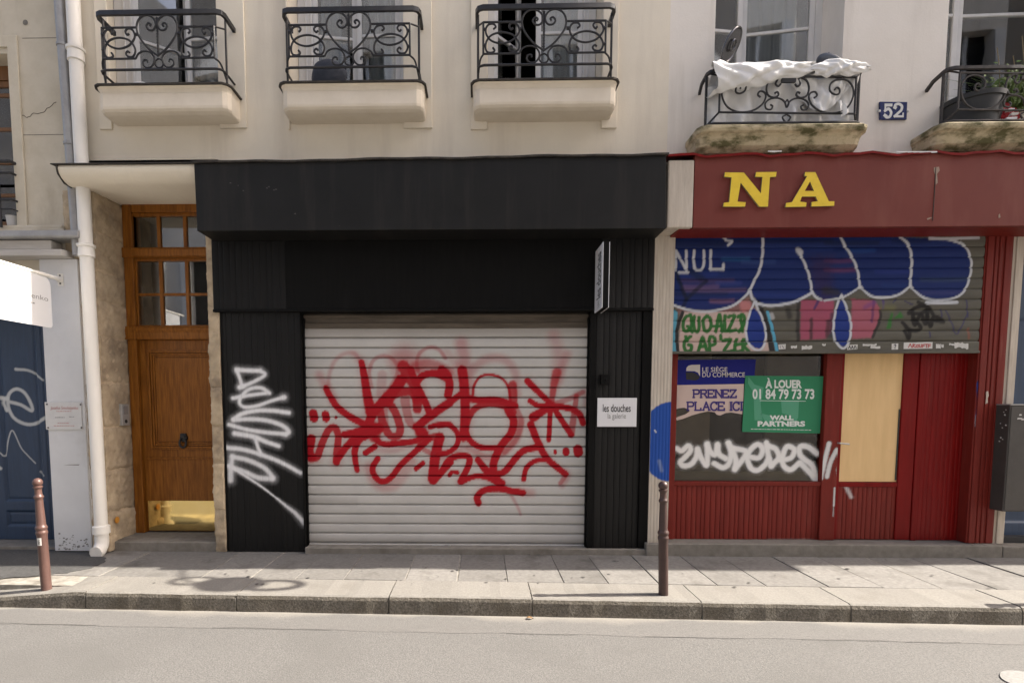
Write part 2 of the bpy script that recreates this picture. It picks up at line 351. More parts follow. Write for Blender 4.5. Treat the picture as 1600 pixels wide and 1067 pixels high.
def inside(px, pz, P):
    r = np.zeros(px.shape, bool); n = len(P)
    for i in range(n):
        x1, z1 = P[i]; x2, z2 = P[(i+1)%n]
        c = ((z1 > pz) != (z2 > pz)) & (px < (x2-x1)*(pz-z1)/(z2-z1+1e-15)+x1); r ^= c
    return r
def raster(x, z, ops, grain=.06):
    C = np.zeros((len(x),3)); A = np.zeros(len(x))
    wob = np.sin(x*91+np.sin(z*57)*2)*np.sin(z*83+np.sin(x*47)*2)
    for o in ops:
        m0 = max(o.get('w', 0), o.get('w2', 0))*2 + .03 + o['soft']*(1 if o['k'] == 'f' else 0)
        lo, hi = o['p'].min(0)-m0, o['p'].max(0)+m0
        idx = np.nonzero((x > lo[0])&(x < hi[0])&(z > lo[1])&(z < hi[1]))[0]
        if not len(idx): continue
        px, pz = x[idx], z[idx]
        if o['k'] == 's':
            d, t = seg_dist(px, pz, o['p']); w_ = o['w']+(o['w2']-o['w'])*t
            w_ = w_*(1+grain*wob[idx]); e0 = w_*(1-o['soft']); e1 = w_*(1+o['soft']*.6)
            q = np.clip((e1-d)/np.maximum(e1-e0, 1e-5), 0, 1); a = o['a']*q*q*(3-2*q)
        else:
            ins = inside(px, pz, o['p']); d, _ = seg_dist(px, pz, np.vstack([o['p'], o['p'][:1]]))
            sd = np.where(ins, d, -d)+o['soft']*.4*wob[idx]; q = np.clip(.5+sd/(2*o['soft']), 0, 1); a = o['a']*q*q*(3-2*q)
        na = a+A[idx]*(1-a); k = np.where(na > 1e-5, a/np.maximum(na, 1e-5), 0)
        C[idx] = C[idx]*(1-k[:,None])+np.array(o['c'])*k[:,None]; A[idx] = na
    return np.column_stack([C, A])
def paint_grid(name, xs, zs, yfun, ops, mats, parent=None, cut=None, grain=.06, mesh_only=False, skew=None):
    Xg, Zg = np.meshgrid(xs, zs, indexing='ij'); X, Z = Xg.ravel(), Zg.ravel()
    if skew is not None: X = skew(X, Z)
    rgba = raster(X, Z, ops, grain) if ops else np.zeros((len(X),4))
    Y = yfun(X, Z)*np.ones(len(X)); nx, nz = len(xs), len(zs)
    i, j = np.meshgrid(np.arange(nx-1), np.arange(nz-1), indexing='ij'); a = (i*nz+j).ravel()
    F = np.column_stack([a, a+nz, a+nz+1, a+1])
    V = np.column_stack([X, Y, Z])
    if cut is not None:
        F = F[(rgba[:,3][F].max(1) > cut)]
        u, inv = np.unique(F.ravel(), return_inverse=True); F = inv.reshape(-1,4); V = V[u]; rgba = rgba[u]
    me = bpy.data.meshes.new(name); me.vertices.add(len(V)); me.vertices.foreach_set('co', V.astype(np.float32).ravel())
    me.loops.add(F.size); me.loops.foreach_set('vertex_index', F.astype(np.int32).ravel())
    me.polygons.add(len(F)); me.polygons.foreach_set('loop_start', np.arange(0, F.size, 4, dtype=np.int32))
    me.update(calc_edges=True); me.validate()
    at_ = me.attributes.new('paint', 'FLOAT_COLOR', 'POINT'); at_.data.foreach_set('color', rgba.astype(np.float32).ravel())
    for m in (mats if isinstance(mats, (list,tuple)) else [mats]): me.materials.append(m)
    me.polygons.foreach_set('use_smooth', [True]*len(F)); me.update()
    if mesh_only: return me
    return part(name, me, None, parent, fix=False)

# ------------------------------------------------------------------ lettering
def text_mesh(s, bold=0.0, spacing=1.0, extrude=0.0, shear=0.0, line=1.0):
    cu = bpy.data.curves.new('lettering', 'FONT'); cu.body = s; cu.offset = bold; cu.space_character = spacing; cu.extrude = extrude; cu.shear = shear
    cu.space_line = line; cu.resolution_u = 3; cu.align_x = 'CENTER'
    o = bpy.data.objects.new('lettering', cu); COL.objects.link(o)
    dg = bpy.context.evaluated_depsgraph_get(); me = bpy.data.meshes.new_from_object(o.evaluated_get(dg))
    bpy.data.objects.remove(o); bpy.data.curves.remove(cu); return me
def text_on(s, corners, y, mats, name='lettering', bold=0.0, spacing=1.0, thick=0.0, axis='y', sign=1, back=0.002):
    """corners: four (x, z) points tl, tr, br, bl; the text is fitted into that quad on the plane y (or x when axis='x')"""
    me = text_mesh(s, bold, spacing, .5 if thick else 0.0)
    n = len(me.vertices); co = np.empty(n*3, dtype=np.float32); me.vertices.foreach_get('co', co); co = co.reshape(-1,3).astype(float)
    u = (co[:,0]-co[:,0].min())/np.ptp(co[:,0]); v = (co[:,1]-co[:,1].min())/np.ptp(co[:,1])
    tl, tr, br, bl = [np.array(c) for c in corners]
    P = (bl*(1-u)[:,None]+br*u[:,None])*(1-v)[:,None]+(tl*(1-u)[:,None]+tr*u[:,None])*v[:,None]
    dep = y - (co[:,2]/.5*.5+.5)*thick if thick else np.full(n, y)
    out = np.column_stack([P[:,0], dep, P[:,1]]) if axis == 'y' else np.column_stack([np.full(n, y), P[:,0], P[:,1]])
    me.vertices.foreach_set('co', out.astype(np.float32).ravel()); me.update()
    me.materials.clear()
    for m in (mats if isinstance(mats, (list,tuple)) else [mats]): me.materials.append(m)
    me.name = name; return me
def pxq(x0, y0, x1, y1, Y): return [at(x0,y0,Y), at(x1,y0,Y), at(x1,y1,Y), at(x0,y1,Y)]
def cq(cv, x0, y0, x1, y1): return cv([(x0,y0),(x1,y0),(x1,y1),(x0,y1)])
def ribbon(mb, pts, w, y):                 # flat ribbon in the facade plane, tiny depth step per call
    P = [np.array(p, float) for p in pts]
    for i in range(len(P)-1):
        d = P[i+1]-P[i]; L = np.hypot(*d)+1e-9; d = d/L; nrm = np.array([-d[1], d[0]])*w; e = d*w*.9
        a, b = P[i]-e, P[i+1]+e
        mb.quad((a[0]-nrm[0],y,a[1]-nrm[1]), (b[0]-nrm[0],y,b[1]-nrm[1]), (b[0]+nrm[0],y,b[1]+nrm[1]), (a[0]+nrm[0],y,a[1]+nrm[1])); y -= .00006
    return y
#@@SETTING
# ------------------------------------------------------------------ ground
def PR(mb, pts, Y, back):                 # a solid whose front outline was read off the facade at depth Y
    return mb.prism([at(x, y, Y) for x, y in pts], Y, back)
jA, jB = ground(270, 901), ground(1600, 921)
kA, kB = ground(357, 928), ground(1600, 948)
def line(A, B): return lambda X: A[1]+(B[1]-A[1])*(X-A[0])/(B[0]-A[0])
y_joint, y_kerb = line(jA, jB), line(kA, kB)
Xc = 0.3
ROADZ = (at(357, 954, kA[1])[1]+at(1600, 974.5, kB[1])[1])/2
gA, gB = ground(0, 973, ROADZ), ground(1600, 1005, ROADZ); y_gut = line(gA, gB)
X0G, X1G = -14.0, 26.0
mb = MB(); mb.quad((-60,-45,ROADZ-.004), (60,-45,ROADZ-.004), (60,3,ROADZ-.004), (-60,3,ROADZ-.004)); solo('road', mb, M_ROAD, kind='structure')
nx_, ny_ = 420, 14; V = []; A_ = []; r_ = np.random.default_rng(31)
for i in range(nx_+1):
    X = -7+16*i/nx_; y0_ = y_gut(X)+.010*math.sin(X*3.1)+.006*math.sin(X*9.7); y1_ = y_kerb(X)+.03
    for j in range(ny_+1):
        y = y0_+(y1_-y0_)*j/ny_; d = y_kerb(X)-y; V.append((X, y, ROADZ-.0022))
        q = 1-d/(.10+.05*math.sin(X*2.3)+.03*math.sin(X*7.1)+.015*math.sin(X*19)); A_.append((.27,.25,.215, max(0, min(1, q))*.8))
mb = MB(); mb.v = V
for i in range(nx_):
    for j in range(ny_): a = i*(ny_+1)+j; mb.f.append((a, a+ny_+1, a+ny_+2, a+1)); mb.mi.append(0)
me = mb.mesh('gutter', M_GUT); at_ = me.attributes.new('paint', 'FLOAT_COLOR', 'POINT'); at_.data.foreach_set('color', np.array(A_, dtype=np.float32).ravel())
solo('gutter', me, None, kind='structure')
# hairline cracks, dust and spots on the carriageway
mb = MB(); r_ = np.random.default_rng(21)
def ground_ribbon(mb, pts, w_, z):
    for (x0, y0), (x1, y1) in zip(pts, pts[1:]):
        d = math.hypot(x1-x0, y1-y0)+1e-9; nx, ny = -(y1-y0)/d*w_, (x1-x0)/d*w_; e = w_*.6*(.5+r_.random())
        mb.quad((x0-nx,y0-ny,z),(x1-nx*e/w_,y1-ny*e/w_,z),(x1+nx*e/w_,y1+ny*e/w_,z),(x0+nx,y0+ny,z))
for (xa, xb, off) in ((-4.2,-2.9,.01),(-2.0,-1.1,.0),(.2,.7,.012),(1.2,1.9,.0),(2.3,3.4,.01)):
    pts = [(xa+(xb-xa)*i/14, y_gut(xa+(xb-xa)*i/14)-.004+off*math.sin(i*1.9)*.5) for i in range(15)]; ground_ribbon(mb, pts, .0022, ROADZ-.0010)
pts = [(-4+.11*i+.03*r_.standard_normal(), -2.9-.012*i+.035*r_.standard_normal()) for i in range(22)]; ground_ribbon(mb, pts, .0022, ROADZ-.0028)
pts = [(.9+.10*i+.03*r_.standard_normal(), -2.75+.004*i+.03*r_.standard_normal()) for i in range(18)]; ground_ribbon(mb, pts, .0020, ROADZ-.0028)
for k in range(70):
    x, y = -4.5+9.5*r_.random(), -3.6+1.25*r_.random(); s_ = .004+.012*r_.random()**3
    mb.quad(*[(x+s_*math.cos(a)*(1+.5*r_.random()), y+s_*math.sin(a)*(1+.5*r_.random()), ROADZ-.0027) for a in np.linspace(0, 6.28, 8)[:-1]])
solo('road_wear', mb, mat('worn_tar', (.075,.071,.066), (.05,.047,.043), .9, 30), kind='structure', fix=False)
mb = MB()
for k in range(90):
    x, y = -4.3+9*r_.random(), -1.0+1.0*r_.random(); s_ = .004+.011*r_.random()**2
    if y < y_kerb(x)+.06: continue
    mb.quad(*[(x+s_*math.cos(a)*(1+.5*r_.random()), y+s_*math.sin(a)*(1+.5*r_.random()), .0068) for a in np.linspace(0, 6.28, 8)[:-1]])
solo('pavement_spots', mb, mat('old_gum', (.085,.079,.072), (.06,.055,.05), .8, 30), kind='structure', fix=False)
# pavement slabs between the kerb and the fronts
mb = MB(); mb.prismz([(X0G, y_joint(X0G)-.25), (X1G, y_joint(X1G)-.25), (X1G, .6), (X0G, .6)], -.12, -.006); solo('pavement_bed', mb, M_JOINT, kind='structure')
jx = [ground(px, 910)[0] for px in (130, 300, 381, 455, 533, 631, 714, 793, 881, 950, 1028, 1116, 1190, 1283, 1365, 1451, 1530)]
while jx[0] > X0G: jx.insert(0, jx[0]-.62-.1*rng.random())
while jx[-1] < X1G: jx.append(jx[-1]+.47+.08*rng.random())
mb = MB()
for i in range(len(jx)-1):
    g = .0045; a, b = jx[i]+g, jx[i+1]-g; t = .002*rng.standard_normal()
    s0 = .015*rng.standard_normal()
    mb.prismz([(a, y_joint(a)+g), (b, y_joint(b)+g), (b+s0, .58), (a+s0, .58)], -.05, 0+t)
solo('pavement', mb, M_SLAB, kind='structure', bevel=.004)
mb = MB()
kx = [ground(px, 940)[0] for px in (101, 354, 604, 833, 1097, 1323, 1576)]
while kx[0] > X0G: kx.insert(0, kx[0]-1.25-.2*rng.random())
while kx[-1] < X1G: kx.append(kx[-1]+1.2+.2*rng.random())
xl = ground(101, 930)[0]
def kz(X): return -max(0, min(1, (xl-X)/.75))*.065
for i in range(len(kx)-1):
    g = .0055; a, b = kx[i]+g, kx[i+1]-g; m = 14; t = .003*rng.standard_normal()
    top = []
    for j in range(m+1):
        X = a+(b-a)*j/m; w1 = .0018*rng.standard_normal()+.002*math.sin(X*9+i)
        top.append((X, y_kerb(X)+w1, kz(X)+t, y_joint(X)-.004))
    for j in range(m):
        p, q = top[j], top[j+1]
        c1, c2 = .018, .018
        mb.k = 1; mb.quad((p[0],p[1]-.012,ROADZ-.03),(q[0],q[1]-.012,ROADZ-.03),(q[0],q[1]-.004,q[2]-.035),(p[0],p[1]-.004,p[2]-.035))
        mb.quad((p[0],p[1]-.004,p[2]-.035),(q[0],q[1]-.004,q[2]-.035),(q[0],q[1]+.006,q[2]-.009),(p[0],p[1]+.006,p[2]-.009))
        mb.k = 0; mb.quad((p[0],p[1]+.006,p[2]-.009),(q[0],q[1]+.006,q[2]-.009),(q[0],q[1]+c2+.012,q[2]),(p[0],p[1]+c1+.012,p[2]))
        mb.quad((p[0],p[1]+c1+.012,p[2]),(q[0],q[1]+c2+.012,q[2]),(q[0],q[3],q[2]*.6),(p[0],p[3],p[2]*.6))
    for p in (top[0], top[-1]): mb.quad((p[0],p[1]-.012,ROADZ-.03),(p[0],p[1]-.004,p[2]-.035),(p[0],p[1]+.03,p[2]),(p[0],p[3],p[2]*.6),(p[0],p[3],ROADZ-.03))
for k_ in kx[1:-1]:                       # mortar between the kerb stones
    mb.k = 2; mb.prismz([(k_-.02, y_kerb(k_)+.008), (k_+.02, y_kerb(k_)+.008), (k_+.02, y_joint(k_)-.01), (k_-.02, y_joint(k_)-.01)], ROADZ-.02, kz(k_)-.012)
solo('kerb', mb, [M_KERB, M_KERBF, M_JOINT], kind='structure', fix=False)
# darker patch of asphalt at the left of the pavement
pp = [ground(x, y, .003) for x, y in ((-260, 850), (85, 846), (140, 862), (165, 872), (150, 884), (112, 893), (60, 899), (0, 903), (-260, 912))]
mb = MB(); mb.prismz([(x+.012*math.sin(i*2.3)+.008*math.sin(i*5.1), y+.010*math.sin(i*1.7)) for i, (x, y) in enumerate(spline(pp[1:-1], 6))]+[pp[-1], (pp[0][0], .6), (pp[1][0]+.05, .6)], .001, .005); solo('asphalt_patch', mb, M_PATCH, kind='structure')
# round white road marking, cut by the frame
c = ground(1618, 1067, ROADZ); mb = MB(); mb.prismz([(c[0]+.155*math.cos(a)*(1+.03*math.sin(5*a)), c[1]+.155*math.sin(a)) for a in np.linspace(0, 2*math.pi, 40, endpoint=False)], ROADZ-.002, ROADZ+.003)
solo('road_marking', mb, M_WPAINT, kind='structure')

# ------------------------------------------------------------------ walls with openings
def wall_mb(mb, x0, x1, z0, z1, y0, y1, holes):
    xs = sorted({x0, x1, *[h[0] for h in holes], *[h[1] for h in holes]}); zs = sorted({z0, z1, *[h[2] for h in holes], *[h[3] for h in holes]})
    xs = [x for x in xs if x0 <= x <= x1]; zs = [z for z in zs if z0 <= z <= z1]
    for i in range(len(xs)-1):
        for j in range(len(zs)-1):
            cx, cz = (xs[i]+xs[i+1])/2, (zs[j]+zs[j+1])/2
            if any(h[0] < cx < h[1] and h[2] < cz < h[3] for h in holes): continue
            a, b, c_, d = xs[i], xs[i+1], zs[j], zs[j+1]
            mb.quad((a,y0,c_),(b,y0,c_),(b,y0,d),(a,y0,d)); mb.quad((b,y1,c_),(a,y1,c_),(a,y1,d),(b,y1,d))
    for h in holes:
        a, b, c_, d = max(h[0],x0), min(h[1],x1), max(h[2],z0), min(h[3],z1)
        mb.quad((a,y0,c_),(a,y0,d),(a,y1,d),(a,y1,c_)); mb.quad((b,y0,d),(b,y0,c_),(b,y1,c_),(b,y1,d))
        mb.quad((a,y0,d),(b,y0,d),(b,y1,d),(a,y1,d))
        if c_ > z0: mb.quad((b,y0,c_),(a,y0,c_),(a,y1,c_),(b,y1,c_))
    mb.quad((x0,y0,z0),(x0,y0,z1),(x0,y1,z1),(x0,y1,z0)); mb.quad((x1,y0,z1),(x1,y0,z0),(x1,y1,z0),(x1,y1,z1))
    mb.quad((x0,y0,z1),(x1,y0,z1),(x1,y1,z1),(x0,y1,z1)); return mb

TOPZ, ZB = 7.5, 3.55
XM = AX(1042, 240, 0)                     # party line between the middle and the right-hand building
XLB = AX(109, 150, 0)
XR_END = 11.3
SILLZ = AZ(549, 128, -.28)                # top of the balcony ledges
B_MID = thing('cream_building', 'cream rendered house with three scrolled iron balconies above the black gallery front', 'building', (-1.1, .2, 0))
B_RIGHT = thing('pale_building', 'pale rendered house with mossy stone balconies above the red shopfront', 'building', (5, .2, 0))
B_LEFT = thing('stone_building', 'weathered stone house with brown wooden window at the left edge', 'building', (-6, .2, 0))

wins = [(AX(153,100,0), AX(341,100,0)), (AX(452,100,0), AX(630,100,0)), (AX(762,100,0), AX(940,100,0))]
HEADZ = 6.75
mb = MB(); wall_mb(mb, XLB, XM, 3.86, TOPZ, 0, .34, [(a, b, SILLZ, HEADZ) for a, b in wins])
part('wall', mb, M_CREAM, B_MID, fix=False)
wr = [(AX(1116,100,0), AX(1316,100,0)), (AX(1478,100,0), AX(1680,100,0)), (6.6, 7.8), (9.0, 10.2)]
SILLZ2 = AZ(1220, 190, -.28)
mb = MB(); wall_mb(mb, XM, XR_END, ZB, TOPZ, 0.004, .40, [(a, b, SILLZ2, HEADZ) for a, b in wr])
part('wall', mb, M_CREAM2, B_RIGHT, fix=False)
XLW = AX(20, 200, .03)
LWZ0, LWZ1 = AZ(20, 352, .03), AZ(8, 84, .03)
mb = MB(); wall_mb(mb, -9.5, XLB-.004, 2.6, TOPZ, .03, .36, [(XLW-1.25, XLW, LWZ0, LWZ1)])
part('wall', mb, M_OLDSTONE, B_LEFT, fix=False)
# backs, roofs and floors keep the sun out of the rooms
for b_, x0, x1, top in ((B_MID, XLB, XM, TOPZ), (B_RIGHT, XM, XR_END, TOPZ), (B_LEFT, -9.5, XLB-.004, TOPZ)):
    mb = MB(); mb.box(x0, x1, .5, 4.2, top-.02, top+.1); mb.box(x0+.005, x1-.005, 4.0, 4.2, 0, top-.03); mb.box(x0+.01, x0+.06, .5, 3.95, 0, top-.03); mb.box(x1-.06, x1-.01, .5, 3.95, 0, top-.03)
    mb.box(x0+.07, x1-.07, .5, 3.9, 4.0, 4.12); mb.box(x0+.07, x1-.07, 2.4, 2.5, 4.13, top-.03)
    part('interior', mb, M_DARK, b_)
# eaves: their edge draws the line of shade along the pavement
OV = .156
for b_, x0, x1 in ((B_LEFT, -9.5, XLB-.004), (B_MID, XLB, XM), (B_RIGHT, XM, XR_END)):
    mb = MB(); mb.box(x0, x1, -OV, .5, TOPZ-.02, TOPZ+.09)
    part('eaves', mb, M_ZINC, b_)
B_FAR = thing('low_building', 'low rendered house further along the street, beyond the right edge of the view', 'building', (17, .2, 0))
mb = MB(); mb.box(XR_END+.01, 24, .0, 4.0, 0, 5.75); part('wall', mb, M_CREAM2, B_FAR)
mb = MB(); mb.box(XR_END+.01, 24, -.02, 4.0, 5.76, 5.85); part('roof', mb, M_ZINC, B_FAR)

# the house across the street, which the glass and the brass reflect and which closes off half of the sky
B_OPP = thing('facing_building', 'pale rendered house across the street, seen only as a reflection', 'building', (0, -11, 0))
OY = -10.2; hs = [(-13+2.1*i, -13+2.1*i+1.1, z, z+h) for i in range(13) for z, h in ((3.9, 2.1), (6.9, 2.0), (9.8, 1.9))]
mb = MB(); wall_mb(mb, -32, 34, .0, 14.6, OY, OY-.3, hs); part('wall', mb, M_CREAM2, B_OPP)
mb = MB(); mb.box(-32, 34, OY-.5, OY-.4, 0, 14.6); mb.box(-32, 34, OY-4, OY-.4, 14.6, 14.8); part('interior', mb, M_DARK, B_OPP)
for i in range(13):
    for z, h in ((3.9, 2.1), (6.9, 2.0), (9.8, 1.9)):
        mb = MB(); a = -13+2.1*i; mb.box(a-.25, a-.0, OY+.01, OY+.05, z, z+h); mb.box(a+1.1, a+1.35, OY+.01, OY+.05, z, z+h); mb.box(a+.5, a+.6, OY-.25, OY-.2, z, z+h); part('shutter', mb, M_PIER, B_OPP)

# ------------------------------------------------------------------ casement windows
def casement(parent, xh, side, wd, z0, z1, y, ang, munt, matf, st=.05, bar=.028, thick=.045, gl=None):
    """side=+1: hinged at its left edge xh and opening inwards; -1: hinged at its right edge"""
    f, g = MB(), MB()
    f.box(0, st, 0, thick, z0, z1); f.box(wd-st, wd, 0, thick, z0, z1)
    f.box(st, wd-st, .001, thick-.001, z0, z0+st*1.5); f.box(st, wd-st, .001, thick-.001, z1-st, z1)
    for m_ in munt: f.box(st, wd-st, .006, thick-.006, m_-bar/2, m_+bar/2)
    g.box(st-.005, wd-st+.005, thick*.45, thick*.55, z0+st, z1-st*.9)
    c, s_ = math.cos(ang), math.sin(ang)
    for q in (f, g): q.v = [(xh+side*(p[0]*c-p[1]*s_), y+p[0]*s_+p[1]*c, p[2]) for p in q.v]
    o = part('casement', f, matf, parent, bevel=.004); part('pane', g, gl or M_GLASS, parent)
    return o
def window(parent, x0, x1, z0, z1, y, angL, angR, munt, matf=None, curtain=None, fr=.055, ratio=.5, curt_mat=None, gl=None, frL=None, frR=None, cy=.5):
    matf = matf or M_WHITE
    frL = frL or fr; frR = frR or fr
    f = MB(); f.box(x0, x0+frL, y, y+.07, z0, z1); f.box(x1-frR, x1, y, y+.07, z0, z1); f.box(x0+frL, x1-frR, y+.001, y+.069, z0, z0+.05); f.box(x0+frL, x1-frR, y+.001, y+.069, z1-fr, z1)
    for xx, ww in ((x0, frL), (x1, -frR)):
        if abs(ww) > .1: f.box(xx+ww*.52, xx+ww*.62, y-.012, y-.0005, z0, z1); f.box(xx+ww*.85, xx+ww, y-.012, y-.0005, z0, z1)
    o = part('window', f, matf, parent, bevel=.006)
    wd = x1-x0-frL-frR-.006
    casement(o, x0+frL+.002, 1, wd*ratio, z0+.055, z1-fr-.005, y+.012, angL, munt, matf, gl=gl)
    casement(o, x1-frR-.002, -1, wd*(1-ratio), z0+.055, z1-fr-.005, y+.010, angR, munt, matf, gl=gl)
    for (a, b, m_) in (curtain or []):
        q = MB(); q.grid(lambda u, v: (a+(b-a)*u, y+cy+.035*math.sin(u*(b-a)*48)+.01*math.sin(v*5+u*9), z0+.02+(z1-z0)*v), 60, 6)
        part('curtain', q, m_, o, smooth=True)
    return o
mz = AZ(600, 57, .31)
wA, wB, wC = wins
window(B_MID, wA[0]+.003, wA[1]-.003, SILLZ+.0, HEADZ-.003, .27, R(36), R(5), [mz, mz+.62], curtain=[(wA[0]+.62, wA[1], M_GREYCURT)], fr=.06, frL=.19, ratio=.56)
window(B_MID, wB[0]+.003, wB[1]-.003, SILLZ+.0, HEADZ-.003, .27, R(9), R(2), [mz, mz+.62], curtain=[(wB[0]+.70, wB[1]-.04, M_GREYCURT), (wB[0]+.2, wB[0]+.42, M_GREYCURT)], fr=.06, frL=.15, ratio=.5, cy=.16)
window(B_MID, wC[0]+.003, wC[1]-.003, SILLZ+.0, HEADZ-.003, .27, R(46), R(1), [mz, mz+.62], curtain=[(wC[0]+.58, wC[1], M_WHITECURT)], fr=.055, frL=.07, frR=.13, ratio=.47, cy=.12)
mz4 = AZ(1163, 48, .4)
window(B_RIGHT, wr[0][0]-.06, wr[0][1]+.02, SILLZ2, HEADZ-.003, .35, R(8), R(9), [mz4, mz4+.62], fr=.085, ratio=.38, curtain=[(wr[0][0]+.05, wr[0][1], M_WHITECURT)])
mz5 = AZ(1500, 24, .38)
window(B_RIGHT, wr[1][0]-.05, wr[1][1]+.02, SILLZ2+.25, HEADZ-.003, .35, R(2), R(2), [mz5, mz5+.62], fr=.05, ratio=.34, curtain=[(wr[1][0]+.05, wr[1][1], M_GREYCURT)])
mb = MB(); mb.box(wr[1][0], wr[1][1], .02, .40, SILLZ2-.002, SILLZ2+.248); part('window_step', mb, M_CREAM2, B_RIGHT)
# brown window of the left house
mbf = MB(); yb = .22
mbf.box(XLW-.09, XLW, yb, yb+.08, LWZ0, LWZ1); mbf.box(XLW-1.25, XLW-.091, yb+.001, yb+.079, LWZ1-.14, LWZ1)
brow = part('window', mbf, M_BROWNW, B_LEFT, bevel=.006)
lm = [AZ(10, y, .25) for y in (150, 203, 255, 306)]
casement(brow, XLW-.092, -1, .56, LWZ0+.02, LWZ1-.145, yb+.012, R(0), lm, M_BROWNW, st=.055, bar=.035)
casement(brow, XLW-1.2, 1, .54, LWZ0+.02, LWZ1-.145, yb+.012, R(0), lm, M_BROWNW, st=.055, bar=.035)
q = MB(); q.grid(lambda u, v: (XLW-1.2+1.15*u, yb+.35+.03*math.sin(u*60), LWZ0+(LWZ1-LWZ0)*v), 60, 4); part('curtain', q, M_WHITECURT, brow, smooth=True)
# dressed stone band round the brown window, with a crack and joint lines
mb = MB(); mb.prism([(XLW+.002, LWZ0-.02), (XLW+.105, LWZ0-.02), (XLW+.105, LWZ1+.16), (XLW-1.4, LWZ1+.16), (XLW-1.4, LWZ1+.05), (XLW+.002, LWZ1+.05)], .008, .0295)
part('window_surround', mb, M_OLDSTONE, B_LEFT, bevel=.006)
for y in (60, 211):
    mb = MB(); mb.box(AX(32, y, .03)+.02, XLB-.02, .0285, .034, AZ(60, y, .03)-.003, AZ(60, y, .03)+.003); part('wall_joint', mb, M_STEP, B_LEFT)
mb = MB()
ck = [at(22, 180, .03), at(36, 181, .03), at(44, 184, .03), at(52, 178, .03), at(66, 177, .03), at(74, 170, .03), at(88, 160, .03)]
mb.tube([(x+.004*math.sin(i*2.1), .0295, z+.005*math.sin(i*1.7)) for i, (x, z) in enumerate(spline(ck, 4))], .0028, 5)
part('crack', mb, M_FLASH, B_LEFT)
mb = MB(); c = at(40, 36, .03); mb.lathe([(.026,.026),(.022,.028),(.012,.034)], (c[0], 0, c[1]), 14, axis='y'); part('plugged_hole', mb, M_STEP, B_LEFT)
mb = MB()
for zz, rr in ((AZ(20, 252, -.05), .016), (AZ(20, 270, -.05), .012), (AZ(20, 312, -.05), .012), (AZ(20, 327, -.05), .008)): mb.tube([(XLW-1.3, -.05, zz), (XLW+.015, -.05, zz), (XLW+.02, .02, zz)], rr, 8)
mb.tube([(XLW-.11, -.05, AZ(20, 355, -.05)), (XLW-.11, -.05, AZ(20, 250, -.05))], .014, 8)
part('railing', mb, M_IRON, B_LEFT)
pot_x = XLW-.13
mb = MB(); zb = LWZ0-.01; mb.lathe([(.04,zb),(.05,zb+.02),(.06,zb+.11),(.065,zb+.115),(.055,zb+.118)], (pot_x+.02, .1, 0), 16); solo('flower_pot', mb, M_PLAQ, 'small pale flower pot on the sill of the brown window', 'pot')
# zinc-covered ledge and old boards above the grey pier
mb = MB()
xa = AX(124, 368, -.16)
zl = AZ(60, 372, -.17)
mb.prismx([(.03, zl+.125), (-.13, zl+.075), (-.18, zl+.07), (-.185, zl+.015), (-.17, zl), (.03, zl+.0)], -9.5, xa)
LEDGE = part('zinc_ledge', mb, M_ZINC, B_LEFT, bevel=.006)
mb = MB(); mb.box(-9.5, AX(97,350,-.02), -.03, .03, zl+.125, zl+.17); mb.box(-9.5, AX(103,350,-.02), -.06, .03, zl+.10, zl+.126); part('stone_ledge', mb, M_OLDSTONE, B_LEFT, bevel=.012)
mb = MB(); za = AZ(60, 383, -.12)
mb.box(-9.5, AX(80, 385, -.13), -.13, .02, za-.045, zl-.006); mb.prismz([(-9.5,-.15), (AX(95,393,-.15), -.15), (AX(99,393,-.15), -.11), (AX(99,393,-.15), .02), (-9.5,.02)], za-.11, za-.047)
part('lintel_board', mb, M_BOARD, B_LEFT, bevel=.008)

# ------------------------------------------------------------------ balcony ledges and railings of the cream house
def loft_ledge(mb, XL, XR, prof, c):
    rings = []
    omax = max(o for o, z in prof)
    for o, z in prof:
        i = (omax-o)*.28; cc = min(c, o*.6)
        rings.append([(XL+i, .002, z), (XL+i, -(o-cc), z), (XL+i+cc*.35, -(o-cc*.35), z), (XL+i+cc, -o, z), (XR-i-cc, -o, z), (XR-i-cc*.35, -(o-cc*.35), z), (XR-i, -(o-cc), z), (XR-i, .002, z)])
    for a, b in zip(rings, rings[1:]):
        for k in range(7): mb.quad(a[k], a[k+1], b[k+1], b[k])
    mb.quad(*rings[0]); mb.quad(*rings[-1][::-1]); return mb
RY = -.275
RS = 4.85
def zc(y): return AZ(546, y/RS, RY)
def sweep_rail(X0, X1, z, y=RY, c=.055, back=.0):
    return [(X0-.0, back, z), (X0, y+c, z), (X0+c*.3, y+c*.3, z), (X0+c, y, z), (X1-c, y, z), (X1-c*.3, y+c*.3, z), (X1, y+c, z), (X1, back, z)]
